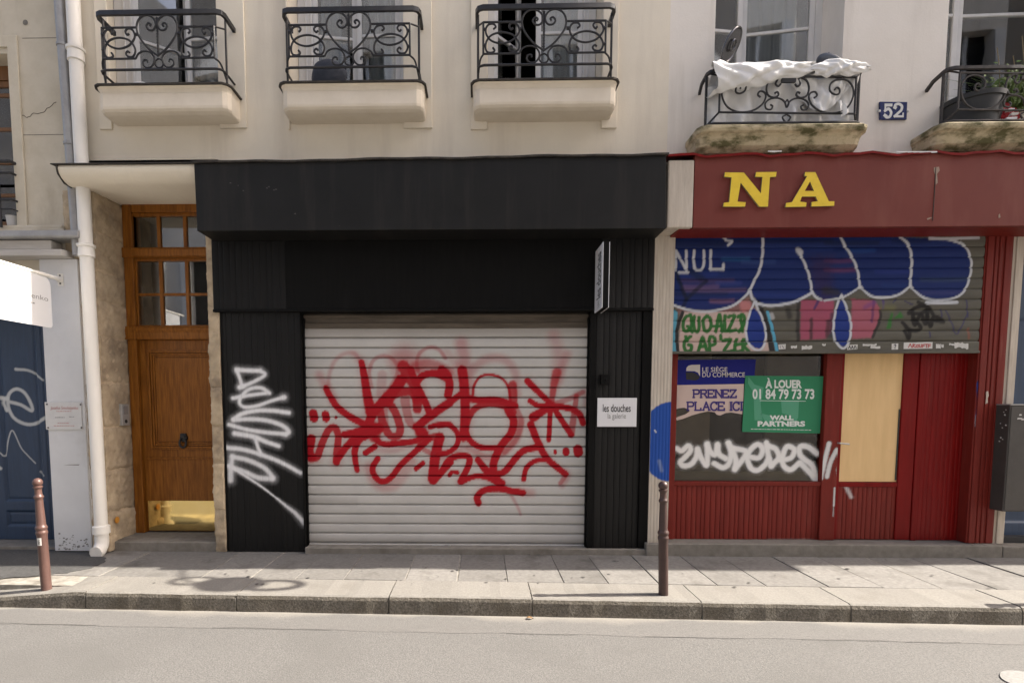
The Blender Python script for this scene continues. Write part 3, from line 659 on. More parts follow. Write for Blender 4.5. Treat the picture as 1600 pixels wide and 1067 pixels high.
def railing(parent, X0, X1):
    mb = MB()
    U = lambda x: X0+(x-205)/(1240-205)*(X1-X0)
    def Tt(pts, r=.0095, mirror=None, n=5, dy=0, smooth=True):
        if mirror is not None: pts = [(2*mirror-x, y) for x, y in pts]
        mb.tube([(U(x), RY+dy, zc(y)) for x, y in (spline(pts, n) if smooth else pts)], r, 6)
    zt = zc(78)
    top = sweep_rail(X0-.012, X1+.012, zt, RY-.004)
    mb.tube(top, 0, 4, flat=(.020, .014))
    mb.tube(sweep_rail(X0, X1, zc(510)), .011, 6)
    for x in (X0, X1): mb.tube([(x, RY+.09, SILLZ-.01), (x, RY+.09, zt)], .011, 6)
    for x in (245, 1178): Tt([(x, 185), (x, 432)], .010, smooth=False)
    for z_ in (187, ):
        Tt([(245, z_), (540, z_)], .010, smooth=False); Tt([(874, z_), (1178, z_)], .010, smooth=False)
        for x, e in ((245, X0), (1178, X1)): mb.tube([(U(x), RY, zc(z_)), (e, RY+.09, zc(z_-25))], .008, 6)
    Tt([(245, 425), (520, 425)], .010, smooth=False); Tt([(893, 425), (1178, 425)], .010, smooth=False)
    for x, e in ((245, X0), (1178, X1)): mb.tube(spline([(U(x), RY, zc(428)), (U(x)+(e-U(x))*.6, RY+.03, zc(460)), (e, RY+.09, zc(560))], 5), .009, 6)
    up = [(322,240),(340,222),(322,200),(285,205),(264,240),(272,285),(310,328),(382,348),(458,330),(505,288),(520,245),(500,205),(462,196),(442,220),(458,244),(472,232)]
    lo_ = [(318,378),(332,400),(312,416),(276,410),(262,375),(272,325),(312,282),(388,264),(462,280),(502,318),(520,365),(500,408),(460,410),(440,388),(456,368),(470,380)]
    for pts in (up, lo_): Tt(pts, dy=.0); Tt([(x+641, y) for x, y in pts], dy=.0)
    for x, y in ((252,240),(252,360),(528,240),(890,240),(1172,240),(1172,360)): mb.lathe([(.004,-.012),(.014,-.012),(.014,.012),(.004,.012)], (U(x), RY, zc(y)), 8, axis='x')
    ht = [(712,410),(640,360),(585,300),(548,240),(540,180),(562,128),(606,100),(655,104),(692,138),(698,180),(675,212),(640,210),(622,182),(640,158),(660,168),(652,184)]
    Tt(ht, .0095, dy=-.004); Tt(ht, .0095, mirror=708, dy=-.0045)
    Tt([(708,108),(708,400)], .010, dy=.004, smooth=False)
    for k in range(12): mb.lathe([(.006,-.008),(.013,0),(.006,.008)], (U(708), RY+.004, zc(122+k*23)), 6)
    bt = [(520,425),(545,388),(590,370),(640,378),(672,415),(672,455),(645,490),(605,494),(580,470),(588,440),(612,436),(618,455)]
    Tt(bt, .0085); Tt(bt, .0085, mirror=708)
    Tt([(680,440),(712,425),(742,450),(735,485),(700,492),(676,470),(680,440)], .008, dy=.008)
    return part('railing', mb, M_IRON, parent, smooth=True)
bx = [(152, 346), (443, 653), (747, 959)]
for (p0, p1), (wx0, wx1) in zip(bx, wins):
    X0, X1 = AX(p0, 60, RY), AX(p1, 60, RY)
    mb = MB(); e = .05; z = SILLZ
    loft_ledge(mb, X0-e, X1+e, [(.285, z-.016), (.268, z-.03), (.258, z-.06), (.262, z-.075), (.262, z-.185), (.256, z-.205), (.235, z-.222), (.19, z-.232), (.11, z-.234), (.0, z-.238)], .06)
    bal = part('balcony', mb, M_LEDGE, B_MID, bevel=.004)
    mb = MB(); loft_ledge(mb, X0-e-.02, X1+e+.02, [(.305, z), (.305, z-.015)], .07); part('ledge_cover', mb, M_FLASH, bal)
    railing(bal, X0, X1)
    # raised plaster band beside the opening, stepping below the ledge
    mb = MB(); zb = AZ((p0+p1)/2, 203, 0)
    mb.box(X0-e-.02, wx0-.003, -.022, -.001, zb, HEADZ+.2); mb.box(wx1+.003, X1+e+.055, -.022, -.001, zb, HEADZ+.2)
    part('window_surround', mb, M_CREAM, B_MID, bevel=.005)
# things on the balconies of the cream house
mb = MB(); c = AX(514, 100, -.1)
mb.grid(lambda u, v: (c+.17*math.cos(2*math.pi*u)*math.sin(math.pi*v)*(1+.1*math.sin(6*u)+.06*math.sin(11*v+9*u)), -.10+.11*math.sin(2*math.pi*u)*math.sin(math.pi*v), SILLZ+.17-.17*math.cos(math.pi*v)*(1-.25*(math.cos(math.pi*v) < 0))), 28, 16)
solo('dark_bag', mb, M_GREYC, 'dark slate rounded bag slumped behind the middle cream balcony railing', 'bag', smooth=True)
c = AX(222, 118, -.1)
mb = MB(); mb.grid(lambda u, v: (c+.105*math.cos(2*math.pi*u)*math.sin(math.pi*v), -.1+.09*math.sin(2*math.pi*u)*math.sin(math.pi*v), SILLZ+.055-.055*math.cos(math.pi*v)), 20, 10)
solo('white_bundle', mb, M_SHEET, 'small white bundle on the ledge of the leftmost scrolled balcony', 'bundle', smooth=True)
c = AX(262, 118, -.1)
mb = MB(); mb.lathe([(.02,SILLZ),(.08,SILLZ+.005),(.085,SILLZ+.03),(.07,SILLZ+.034),(.05,SILLZ+.012)], (c, -.1, 0), 18); solo('ashtray_dish', mb, M_POT, 'low black dish on the ledge of the leftmost scrolled balcony', 'dish', smooth=True)

# ------------------------------------------------------------------ mossy balconies of the pale house
S4 = 4.103
def zc4(y): return AZ(1220, y/S4, RY)
SL2 = AZ(1220, 194, -.33)
def railing2(parent, X0, X1, full):
    mb = MB(); U = lambda x: X0+(x-262)/(1262-262)*(X1-X0)
    def yy(x, y): return y+(x-760)*.022
    def Tt(pts, r=.0085, mirror=None, dy=0, smooth=True):
        if mirror is not None: pts = [(2*mirror-x, y) for x, y in pts]
        mb.tube([(U(x), RY+dy, zc4(yy(x, y))) for x, y in (spline(pts, 5) if smooth else pts)], r, 6)
    zt = zc4(452)
    mb.tube([(X0+.02, .0, zt-.05)]+[(X0-.0, -.10, zt-.02)]+sweep_rail(X0, X1, zt, c=.05)[1:7]+[(X1+.0, 0, zt)], 0, 4, flat=(.014, .012))
    mb.tube(sweep_rail(X0, X1, zc4(790)), .013, 6)
    mb.tube([(X0, RY+.06, SL2), (X0, RY+.06, zt)], .013, 6); mb.tube([(X1, RY+.06, SL2), (X1, RY+.06, zt)], .013, 6)
    for x in (333, 1215): Tt([(x, 490), (x, 728)], .010, smooth=False)
    Tt([(333, 492), (1215, 492)], .011, smooth=False); Tt([(333, 726), (1215, 726)], .010, smooth=False)
    for x, e in ((333, X0), (1215, X1)):
        mb.tube([(U(x), RY, zc4(yy(x, 726))), (e, RY+.06, zc4(yy(x, 800)))], .009, 6); mb.tube([(U(x), RY, zc4(yy(x, 492))), (e, RY+.06, zc4(yy(x, 450)))], .008, 6)
    big = [(470,575),(455,560),(438,572),(440,598),(468,604),(500,580),(496,535),(450,508),(390,515),(352,560),(350,625),(385,690),(455,722),(545,715),(610,675),(634,625),(622,595),(594,590),(582,612),(600,628)]
    Tt(big); Tt(big, mirror=774)
    cs = [(728,540),(712,556),(694,540),(706,512),(690,500),(652,520),(636,570),(650,615),(690,628),(716,612),(708,592),(692,600)]
    Tt(cs, .009); Tt(cs, .009, mirror=774)
    lw = [(772,690),(755,650),(712,630),(662,638),(634,665),(640,698),(670,704),(682,684),(666,672)]
    Tt(lw, .008, dy=.003); Tt(lw, .008, mirror=774, dy=.003)
    Tt([(774,735),(748,755),(774,785),(800,755),(774,735)], .008); Tt([(774,640),(762,665),(774,690),(786,665),(774,640)], .007)
    b = MB(); mb.box(U(732), U(822), RY-.012, RY+.012, zc4(532), zc4(508))
    return part('railing', mb, M_IRON if full else M_RUSTIRON, parent, smooth=True)
for p0, p1, full in ((1108, 1349, True), (1482, 1722, False)):
    X0, X1 = AX(p0, 130, RY), AX(p1, 130, RY)
    mb = MB(); z = SL2; m = 40
    loft_ledge(mb, X0-.10, X1+.05, [(.33, z), (.345, z-.012), (.345, z-.035), (.335, z-.055), (.30, z-.065), (.285, z-.08), (.26, z-.15), (.20, z-.195), (.0, z-.235)], .07)
    bal = part('balcony', mb, M_MOSS, B_RIGHT, bevel=.008)
    railing2(bal, X0, X1, full)
BX0, BX1 = AX(1108, 130, RY), AX(1349, 130, RY); CX0, CX1 = AX(1482, 130, RY), AX(1722, 130, RY)
# ------------------------------------------------------------------ white sheet, kettle, pan, pot, plant on the right-hand balconies
zt = zc4(452)
def shz(x): return zt
mb = MB()
def roll(xa, xb, fr, rad, sag, seed, n=150, m=56):
    r_ = np.random.default_rng(seed); ph = r_.random(8)*6.28
    def fn(u, v):
        x = xa+(xb-xa)*u; a = 2*math.pi*v
        R0 = rad(u); f = 1+.26*(abs(math.sin(1.5*a+7*u+ph[0]))-.6)+.16*(abs(math.sin(2.5*a-11*u+ph[1]))-.6)+.10*math.sin(4*a+19*u+ph[2])+.05*math.sin(7*a-33*u+ph[3])
        f *= 1+.07*math.sin(u*23+ph[4])
        x += .03*math.sin(2*a+u*5)
        return (x, RY-.01+R0*.75*f*math.cos(a), zt+fr(u)+R0*f*math.sin(a))
    mb.grid(fn, n, m)
roll(BX0+.02, AX(1268, 110, RY), lambda u: -.055*(1-u)**.6+.045*u-.02, lambda u: .105*(1-.75*u**1.6)+.012, 0, 3)
roll(AX(1266, 110, RY), BX1+.03, lambda u: -.015+.035*math.sin(u*3)-.03*u+.045*u**4, lambda u: .02+.045*math.sin(math.pi*min(1,u*1.0+.05))**.7, 0, 8, n=50)
# part hanging inside the railing, gathered in folds
def hang(u, v):
    x = BX0+.02+(BX1-BX0-.03)*u; z = zt-.01-(.46+.05*math.sin(u*7))*v
    y = RY+.07+.03*math.sin(u*37+v*3)+.02*math.sin(u*71-v*5)*v+.014*math.sin(u*17+v*9)
    return (x, y, z)
mb.grid(hang, 160, 40)
# the corner that falls loosely inside at the right, a fold of it slipping through the bars
def flap(u, v):
    xa_f, xb_f = AX(1232, 120, RY), AX(1338, 120, RY)
    x = xa_f+(xb_f-xa_f)*(u*.94+.22*v*(1-u)); z = zt-.04-.30*v*(.35+.65*math.sin(math.pi*min(1, u*.9+.12)))-.02*(1-u)
    return (x, RY+.028-.018*math.sin(u*8+v*5)-.012*math.sin(u*21-v*7)-.006*math.sin(u*43+v*11), z)
mb.grid(flap, 60, 30)
def tip(u, v):
    x = AX(1306, 170, RY)+.07*u+.035*v*(1-u*.5); return (x, RY-.020-.016*math.sin(u*6+v*3), zc4(655)-(.145-.02*u)*v-.03*u*(1-v))
mb.grid(tip, 16, 16)
solo('white_sheet', mb, M_SHEET, 'crumpled white sheet thrown over the mossy balcony railing', 'sheet', smooth=True, fix=False)
c = AX(1300, 90, -.2); zk = zt+.055
mb = MB(); mb.grid(lambda u, v: (c+.13*math.cos(math.pi*v)*(1-.0), -.2+.075*math.sin(math.pi*v)**.7*math.cos(2*math.pi*u), zk+.05+.055*math.sin(math.pi*v)**.7*math.sin(2*math.pi*u)-.055*math.cos(math.pi*v)-.02*math.cos(math.pi*v)**2), 20, 24)
mb.lathe([(.006,0),(.004,.05)], (c-.03, -.2, zk+.09), 6); solo('grey_cushion', mb, mat('grey_vinyl', (.10,.115,.14), (.075,.085,.11), .4, 12), 'shiny grey rounded cushion lying on the white sheet', 'cushion', smooth=True)
c = at(1143, 71, -.12); mb = MB()
ax = Vector((.45, -.55, .70)).normalized(); e1 = Vector((.52, .05, .85)).normalized()
e2 = Vector((-.55, -.75, .35)).normalized(); nn = e1.cross(e2).normalized(); cc_ = Vector((c[0], -.12, c[1]))
mb.tube([cc_+e1*.165*math.cos(t)+e2*.10*math.sin(t) for t in np.linspace(0, 2*math.pi, 40, endpoint=False)], .012, 8, closed=True)
pan = mb; mb2 = MB()
b0 = len(pan.v); pan.v.append(tuple(cc_)); 
for t in np.linspace(0, 2*math.pi, 40, endpoint=False): pan.v.append(tuple(cc_+e1*.155*math.cos(t)+e2*.09*math.sin(t)+nn*.004))
for k in range(40): pan.f.append((b0, b0+1+k, b0+1+(k+1)%40)); pan.mi.append(0)
pan.tube([cc_+nn*.02+e1*.05*math.cos(t)+e2*.035*math.sin(t) for t in np.linspace(0, 2*math.pi, 20, endpoint=False)], .010, 6, closed=True)
pan.tube([cc_-e1*.165, cc_-e1*.24-Vector((0,0,.03)), Vector((c[0]-.13, -.1, SL2+.05))], .009, 6)
solo('round_mirror', pan, mat('dark_chrome', (.12,.12,.125), None, .22, metal=.8), 'oval dark chrome mirror tilted behind the railing with the white sheet', 'mirror', smooth=True)
# right-hand balcony
c = AX(1522, 150, -.08); z0 = SL2; 
mb = MB(); mb.lathe([(.14,z0),(.20,z0+.02),(.235,z0+.26),(.25,z0+.265),(.255,z0+.305),(.235,z0+.31),(.225,z0+.27),(.05,z0+.262)], (c, -.06, 0), 36)
PLT = thing('potted_plant', 'spiky green plant in a big black pot behind the rightmost railing', 'plant', (c, -.06, z0))
part('pot', mb, M_POT, PLT, smooth=True)
mb = MB(); r_ = np.random.default_rng(5)
for k in range(300):
    x = AX(1562, 110, -.05)+.02+r_.random()*.36; y = -.16+.2*r_.random(); h = .12+.30*r_.random(); dx, dy = .22*r_.standard_normal(), .12*r_.standard_normal(); wd = .006+.008*r_.random()
    z = z0+.24+.05*r_.random()
    p = [(x+dx*t*t, y+dy*t*t, z+h*t*(1-.25*t)) for t in (0,.35,.7,1)]
    for i in range(3):
        w0, w1 = wd*(1-.3*i), wd*(1-.3*(i+1))
        mb.quad((p[i][0]-w0,p[i][1],p[i][2]), (p[i][0]+w0,p[i][1]+.004,p[i][2]), (p[i+1][0]+w1,p[i+1][1]+.004,p[i+1][2]), (p[i+1][0]-w1,p[i+1][1],p[i+1][2]))
for k in range(190):
    x = AX(1585, 85, -.05)+.12*r_.standard_normal(); y = -.1+.06*r_.standard_normal(); z = z0+.46+.06*r_.standard_normal(); a = r_.random()*6.28; s_ = .018+.016*r_.random(); t = r_.random()-.5
    ca, sa = math.cos(a)*s_, math.sin(a)*s_
    mb.quad((x-ca, y-t*s_, z-sa), (x+sa*.5, y, z-ca*.5), (x+ca, y+t*s_, z+sa), (x-sa*.5, y+.004, z+ca*.5))
part('foliage', mb, M_LEAF, PLT, fix=False)
mb = MB()
for a, b in ((1558, 75), (1583, 88), (1597, 57)): 
    q = at(a, b, -.1); mb.tube(spline([(AX(a, 120, -.08)+.03, -.08, z0+.26), (q[0]+.04, -.1, (q[1]+z0+.3)/2), (q[0], -.1, q[1])], 4), .0035, 5)
part('stem', mb, M_STEM, PLT)
mb = MB(); c = AX(1572, 168, -.19); zb = SL2
mb.k = 0; mb.grid(lambda u, v: (c-.115+.23*u+.02*math.sin(v*6+u*3), -.19-.05*math.sin(math.pi*u)*math.sin(math.pi*min(1,v+.15))+.012*math.sin(u*21+v*13), zb+.005+(.235-.08*abs(u-.42)*2)*v), 24, 18)
mb.grid(lambda u, v: (c-.115+.23*u, -.155+.01*math.sin(u*20), zb+.004+(.22-.08*abs(u-.42)*2)*v), 12, 8)
mb.k = 1; yb_ = -.265
for dx, dz, ww in ((-.01,.06,.05),(.015,.10,.035),(-.02,.135,.03),(.03,.035,.06)): mb.prism([(c+dx-ww,zb+dz-.012),(c+dx+ww*.9,zb+dz-.006),(c+dx+ww,zb+dz+.014),(c+dx-ww*.8,zb+dz+.010)], yb_, yb_+.03)
solo('red_bag', mb, [M_REDBAG, M_BAGW], 'small red plastic bag with white lettering marks beside the black plant pot', 'bag', smooth=True, fix=False)

# house number
Y = -.002
mb = MB(); PR(mb, [(1375,159),(1418,159.5),(1417,187),(1375.5,187)], -.016, .003)
HN = solo('house_number_plate', mb, M_ENAMEL, 'blue enamel house number plate reading 52 in white', 'house number', bevel=.003)
def digit(cv, segs, Yd, m, parent):
    mb = MB(); y = Yd
    for pts, w_ in segs: y = ribbon(mb, cv(spline(pts, 6)) if len(pts) > 2 else cv(pts), w_, y)
    return mb
cv = crop(1340, 0, 4.104, -.0175)
mb = MB(); y = -.0175
for pts, w_ in (([(180,672),(176,712)], .0085), ([(176,712),(198,700),(214,722),(206,748),(186,754),(174,742)], .0115), ([(180,676),(214,676)], .0135), ([(174,742),(180,746)], .014),
                ([(236,690),(244,674),(264,670),(282,684),(278,708),(258,728),(236,748)], .0115), ([(236,749),(288,749)], .010), ([(288,749),(290,730)], .007), ([(236,692),(240,694)], .014)):
    y = ribbon(mb, cv(spline(pts, 6) if len(pts) > 2 else pts), w_, y)
part('digit', mb, M_ENW, HN, fix=False)
for a in ((1374,174),(1418.5,174)):
    q = at(*a, -.016); mb = MB(); mb.lathe([(.012,-.012),(.012,-.018),(.006,-.021)], (q[0], 0, q[1]), 10, axis='y'); part('screw', mb, M_STEEL, HN)

# ------------------------------------------------------------------ entrance: canopy, stone jambs, door
SOF = AZ(143, 300, 0)
CXL, CXR = AX(82, 262, -.3), AX(318, 250, -.3)
mb = MB(); czt = AZ(190, 257, -.3)
mb.prismx([(.0, czt+.03), (-.29, czt), (-.30, czt-.02), (-.30, czt-.035), (-.288, czt-.07), (-.262, czt-.10), (-.22, czt-.125), (-.17, czt-.14), (.44, SOF+.025), (.44, SOF+.3), (.0, SOF+.3)], CXL+.05, CXR)
DOORHOUSE = B_MID
canopy = part('canopy', mb, M_CREAM, B_MID, smooth=True)
mb = MB(); mb.prismx([(.0, czt+.045), (-.315, czt+.010), (-.317, czt+.001), (.0, czt+.028)], CXL-.01, CXR+.02)
mb.prismx([(.0, czt+.026), (-.315, czt-.006), (-.312, czt-.03), (-.298, czt-.08), (-.22, czt-.14), (-.04, SOF-.02), (-.0, SOF-.02)], CXL+.038, CXL+.049)
part('canopy_flashing', mb, M_FLASH, canopy)
def rough_block(mb, x0, x1, y0, y1, z0, z1, seed, amp=.012, nx=10, ny=12, nz=70, lean=0):
    r_ = np.random.default_rng(seed)
    ph = r_.random((8,)) * 6.28
    def d(a, z): return amp*(.6*math.sin(z*7+ph[0]+a*9)+.4*math.sin(z*17+ph[1]-a*23)+.35*math.sin(z*41+ph[2]+a*31)+.25*math.sin(a*57+ph[3]+z*11))
    js = [z0+(z1-z0)*q for q in (.0, .13, .27, .43, .58, .74, .88, 1.)]
    def jt(z): return -.007 if min(abs(z-q) for q in js) < .010 else 0
    def front(u, v): z = z0+(z1-z0)*v; X = x0+(x1-x0)*u; e = .010*max(0,1-(1-u)*8)+.004; return (X+(d(0,z)*.6 if u > .98 else 0)+lean*(z-z0), y0-d(X,z)-jt(z)+e, z)
    mb.grid(front, nx, nz); return d, jt
def ashlar(path, z0, z1, seed, ends=(0, 0)):
    mb = MB(); r_ = np.random.default_rng(seed); P = [Vector((x, y, 0)) for x, y in path]; L = [0]
    for p, q in zip(P, P[1:]): L.append(L[-1]+(q-p).length)
    def at_s(s_):
        for i in range(len(P)-1):
            if s_ <= L[i+1]+1e-9: return P[i]+(P[i+1]-P[i])*((s_-L[i])/(L[i+1]-L[i]))
        return P[-1]
    nrm = []
    for i in range(len(P)-1): t = (P[i+1]-P[i]).normalized(); nrm.append(Vector((t.y, -t.x, 0)))
    z = z0; ph = r_.random(12)*6.28
    while z < z1-.02:
        zt_ = min(z+.30+.22*r_.random(), z1); zt_ = z1 if z1-zt_ < .15 else zt_
        off, tw = .005*r_.standard_normal(), .004*r_.standard_normal(); chip = r_.random()*L[-1]; e0 = .010*r_.standard_normal()*ends[0]; e1 = .010*r_.standard_normal()*ends[1]
        nu, nv = 34, max(6, int((zt_-z)/.022))
        def fn(u, v, z=z, zt_=zt_, off=off, e0=e0, e1=e1):
            s_ = L[-1]*u; p = at_s(s_); zz = z+.004+(zt_-z-.008)*v
            n_ = Vector((0,0,0))
            for i in range(len(nrm)): n_ += nrm[i]*max(0, 1-max(0, L[i]-s_, s_-L[i+1])/.02)
            n_.normalize(); edge = min(u*(1 if ends[0] else 9), (1-u)*(1 if ends[1] else 9), v, 1-v)
            d = off+.004*math.sin(s_*31+zz*17+ph[0])+.003*math.sin(s_*67-zz*43+ph[1])+.003*math.sin(zz*71+s_*9+ph[2])+.002*math.sin(zz*139+s_*120+ph[3])-.012*math.exp(-edge*30)
            q = p+n_*d
            if ends[0]: q.x += (e0+.004*math.sin(zz*90+ph[4])+.003*math.sin(zz*47+ph[5]))*max(0, 1-u*4)
            return (q.x, q.y, zz)
        mb.grid(fn, nu, nv); z = zt_
    bk = [(p-nrm[min(i, len(nrm)-1)]*.012) for i, p in enumerate(P)]
    for i in range(len(bk)-1): mb.quad((bk[i].x,bk[i].y,z0),(bk[i+1].x,bk[i+1].y,z0),(bk[i+1].x,bk[i+1].y,z1),(bk[i].x,bk[i].y,z1))
    return mb
xl, xr = AX(120, 400, 0), AX(150, 400, 0)
part('stone_jamb', ashlar([(xl-.12, 0), (xr, 0), (xr+.008, .47)], 0, SOF+.02, 5), M_STONE, B_MID, smooth=True, fix=False)
xa, xb = AX(323, 480, 0), (AX(343,490,.03)+AX(357,860,.03))/2-.036
part('stone_jamb', ashlar([(xa, .30), (xa, .012), (xb+.03, .012)], 0, SOF+.02, 11), M_STONE, B_MID, smooth=True, fix=False)
# low stub at the foot of the left jamb and the doorstep
mb = MB(); mb.box(xr-.16, xr+.03, -.05, .1, 0, .17); part('jamb_foot', mb, M_STONE, B_MID, bevel=.03)
mb = MB(); sz = AZ(270, 848, .0); sz = .10
mb.box(xr-.02, xa+.04, .03, .62, -.02, sz); part('doorstep', mb, M_STEP, B_MID, bevel=.012)
# the door
DY = .45
dx0 = AX(193, 320, DY); dx1 = xa+.22
P_ = lambda x, y, Y=DY: at(x, y, Y)
XL_ = lambda x, y: AX(x, y, DY)
zf = {k: AZ(260, y, DY) for k, y in dict(top=319, t1=333, g1=338, g2=387, tb=393, tb2=404, h1=408, h2=460, h3=508, r1=515, r2=531, lt=546, p1=556, p2=702, p3=716, k1=782, k2=834).items()}
mb = MB()
mb.box(dx0, dx0+.10, DY-.04, DY+.12, sz, zf['top']+.06); mb.box(dx0+.1005, dx1, DY-.035, DY+.12, zf['t1'], zf['top']+.06)
mb.prismx([(DY+.1, zf['tb']+.035), (DY-.055, zf['tb']+.03), (DY-.075, zf['tb']), (DY-.075, zf['tb2']+.012), (DY-.05, zf['tb2']), (DY+.1, zf['tb2'])], dx0+.1, dx1)
mb.prismx([(DY+.1, zf['r1']+.035), (DY-.055, zf['r1']+.03), (DY-.08, zf['r1']), (DY-.06, zf['r1']-.04), (DY-.05, zf['r2']), (DY+.1, zf['r2'])], dx0+.06, dx1)
mb.box(dx0-.02, dx0+.105, DY-.06, DY+.02, zf['r2']-.0, zf['r1']+.03); mb.box(dx0-.01, dx0+.105, DY-.055, DY+.02, zf['tb2'], zf['tb']+.03)
DOOR = part('door', mb, M_WOOD, B_MID, bevel=.006)
vx0 = dx0+.165; pitchx = AX(291, 460, DY)-AX(250, 460, DY)
mb = MB(); y0, y1 = DY-.005, DY+.05
xc1 = AX(207, 360, DY); b1, b2 = AX(249, 400, DY), AX(290, 400, DY); b3 = b2+pitchx
mb.box(dx0+.1, xc1+.01, y0+.001, y1, zf['tb']-.01, zf['t1']); mb.box(xc1+.01, dx1, y0, y1, zf['g1'], zf['t1']+.0005); mb.box(xc1+.01, dx1, y0, y1, zf['tb']+.03, zf['g2'])
mb.box(dx0+.1, xc1+.03, y0+.001, y1, zf['r1']+.03, zf['tb2']); mb.box(xc1+.03, dx1, y0, y1, zf['h1'], zf['tb2']+.0005); mb.box(xc1+.03, dx1, y0, y1, zf['r1']+.03, zf['h3'])
for b in (b1, b2, b3):
    mb.box(b-.018, b+.018, y0+.006, y1-.006, zf['g2'], zf['g1']); mb.box(b-.014, b+.022, y0+.006, y1-.006, zf['h3'], zf['h1'])
mb.box(xc1+.03, dx1, y0+.008, y1-.008, zf['h2']-.014, zf['h2']+.014)
part('glazing_bars', mb, M_WOOD, DOOR, bevel=.005)
mb = MB(); mb.box(xc1, dx1, y0+.024, y0+.028, zf['g2']-.01, zf['g1']+.01); mb.box(xc1+.02, dx1, y0+.024, y0+.028, zf['h3']-.01, zf['h1']+.01); part('pane', mb, M_GLASS, DOOR)
mb = MB(); mb.box(dx0+.1, dx1, DY+.30, DY+.34, zf['r1'], SOF+.2); mb.box(dx0+.1, dx1, DY+.12, DY+.3, zf['top']+.05, zf['top']+.1); part('hall_wall', mb, M_SHOPIN, DOOR)
lx0 = AX(206, 546, DY)+.045
mb = MB(); y0 = DY+.0
mb.box(dx0+.1, dx1, y0+.012, y0+.06, sz+.012, zf['r2'])                       # leaf
px0 = AX(231, 600, DY)
pz1, pz0 = zf['lt'], zf['p2']
for k, (ins, pro) in enumerate(((0, -.010), (.018, -.024), (.042, -.012), (.062, .0))):   # raised mouldings of the upper panel
    mb.box(px0+ins, px0+ins+.02, y0+pro, y0+.0119, pz0+ins, pz1-ins); mb.box(px0+ins+.0205, dx1, y0+pro+.0005, y0+.0119, pz0+ins, pz0+ins+.02); mb.box(px0+ins+.0205, dx1, y0+pro+.0005, y0+.0119, pz1-ins-.02, pz1-ins)
mb.box(px0+.09, dx1, y0-.004, y0+.0118, pz0+.09, pz1-.09)
mb.box(dx0+.14, dx1, y0+.0, y0+.0117, zf['p3']-.01, zf['p3']+.015)
part('leaf', mb, M_WOOD, DOOR, bevel=.004)
mb = MB(); mb.box(dx0+.125, dx1, y0+.004, y0+.0115, sz+.02, zf['k1']); KP = part('kick_plate', mb, M_BRASS, DOOR)
c = P_(288, 684); mb = MB()
mb.lathe([(.01,-.03),(.038,-.028),(.045,-.012),(.045,.0)], (c[0], DY+.004, c[1]), 18, axis='y')
mb.tube([(c[0]+.036*math.sin(t), DY-.035, c[1]-.055+.05*math.cos(t)) for t in np.linspace(.5, 2*math.pi-.5, 20)], .011, 8); mb.lathe([(.004,-.05),(.02,-.04),(.022,-.01),(.01,.0)], (c[0], DY, c[1]+.02), 12, axis='y')
mb.box(c[0]-.03, c[0]+.03, DY-.03, DY, c[1]-.01, c[1]+.05)
part('knocker', mb, M_IRON, DOOR, smooth=True)
# intercom on the stone reveal
xi = xr+.004
c = atx(194, 648, xi+.012)
mb = MB(); mb.box(xi-.01, xi+.028, c[0]-.06, c[0]+.065, c[1]-.115, c[1]+.115)
IC = solo('door_intercom', mb, M_STEEL, 'narrow steel door intercom on the stone jamb beside the wooden door', 'intercom', bevel=.006)
mb = MB(); mb.box(xi+.0285, xi+.032, c[0]-.035, c[0]+.04, c[1]+.005, c[1]+.095); part('speaker_grille', mb, M_ZINC, IC)
mb = MB(); mb.lathe([(.012,.028),(.020,.029),(.020,.034),(.012,.036)], (0,c[0],c[1]-.07), 14, axis='x'); mb.v = [(p[0]+xi, p[1], p[2]) for p in mb.v]; part('button', mb, M_POT, IC)
# orange paint dab on the jamb foot
q = atx(184, 812, xr+.035)
mb = MB(); mb.lathe([(.035,.0),(.036,.004),(.02,.006)], (xr+.026, q[0], q[1]), 12, axis='x'); part('paint_dab', mb, M_RUST, B_MID)

# ------------------------------------------------------------------ downpipes
def pipe(px, y): return at(px, y, -.10)
mb = MB(); z0_, z1_ = TOPZ-.05, AZ(160, 838, -.1)
t0, b0 = at(115, 20, -.10), at(158, 820, -.10)
xk = lambda z: t0[0]+(b0[0]-t0[0])*(z-t0[1])/(b0[1]-t0[1])
pr = .060
mb.tube([(xk(z), -.10, z) for z in (TOPZ-.03, 6, 4, 2, .24)], pr, 24)
WP = solo('white_downpipe', mb, M_WPIPE, 'thick cream painted downpipe between stone house and wooden door', 'downpipe', smooth=True)
for y in (86, 392):
    z = AZ(118, y, -.1); mb = MB(); mb.lathe([(pr+.001,-.065),(pr+.014,-.06),(pr+.012,-.03),(pr+.008,.03),(pr+.02,.035),(pr+.022,.055),(pr+.001,.065)], (xk(z), -.10, z), 24); part('collar', mb, M_WPIPE, WP, smooth=True)
z = AZ(158, 826, -.1); mb = MB(); mb.lathe([(pr+.001,-.05),(pr+.02,-.045),(pr+.02,.03),(pr+.001,.04)], (xk(z), -.1, z), 24)
part('collar', mb, M_WPIPE, WP, smooth=True)
mb = MB(); mb.tube(spline([(xk(.2), -.10, .22), (xk(.1), -.105, .11), (xk(.1)-.0, -.15, .05), (xk(.1), -.2, .04)], 4), [pr+.004]*13, 20); part('shoe', mb, M_WPIPE, WP, smooth=True)
mb = MB(); t0z, b0z = at(94, 10, -.08), at(113, 270, -.08); xz = lambda z: t0z[0]+(b0z[0]-t0z[0])*(z-t0z[1])/(b0z[1]-t0z[1])
mb.tube([(xz(z), -.085, z) for z in (TOPZ-.03, 6, 5, 4, AZ(120, 400, -.08))], .046, 20)
ZP = solo('zinc_downpipe', mb, M_ZINC, 'slim grey zinc downpipe left of the thick cream pipe', 'downpipe', smooth=True)
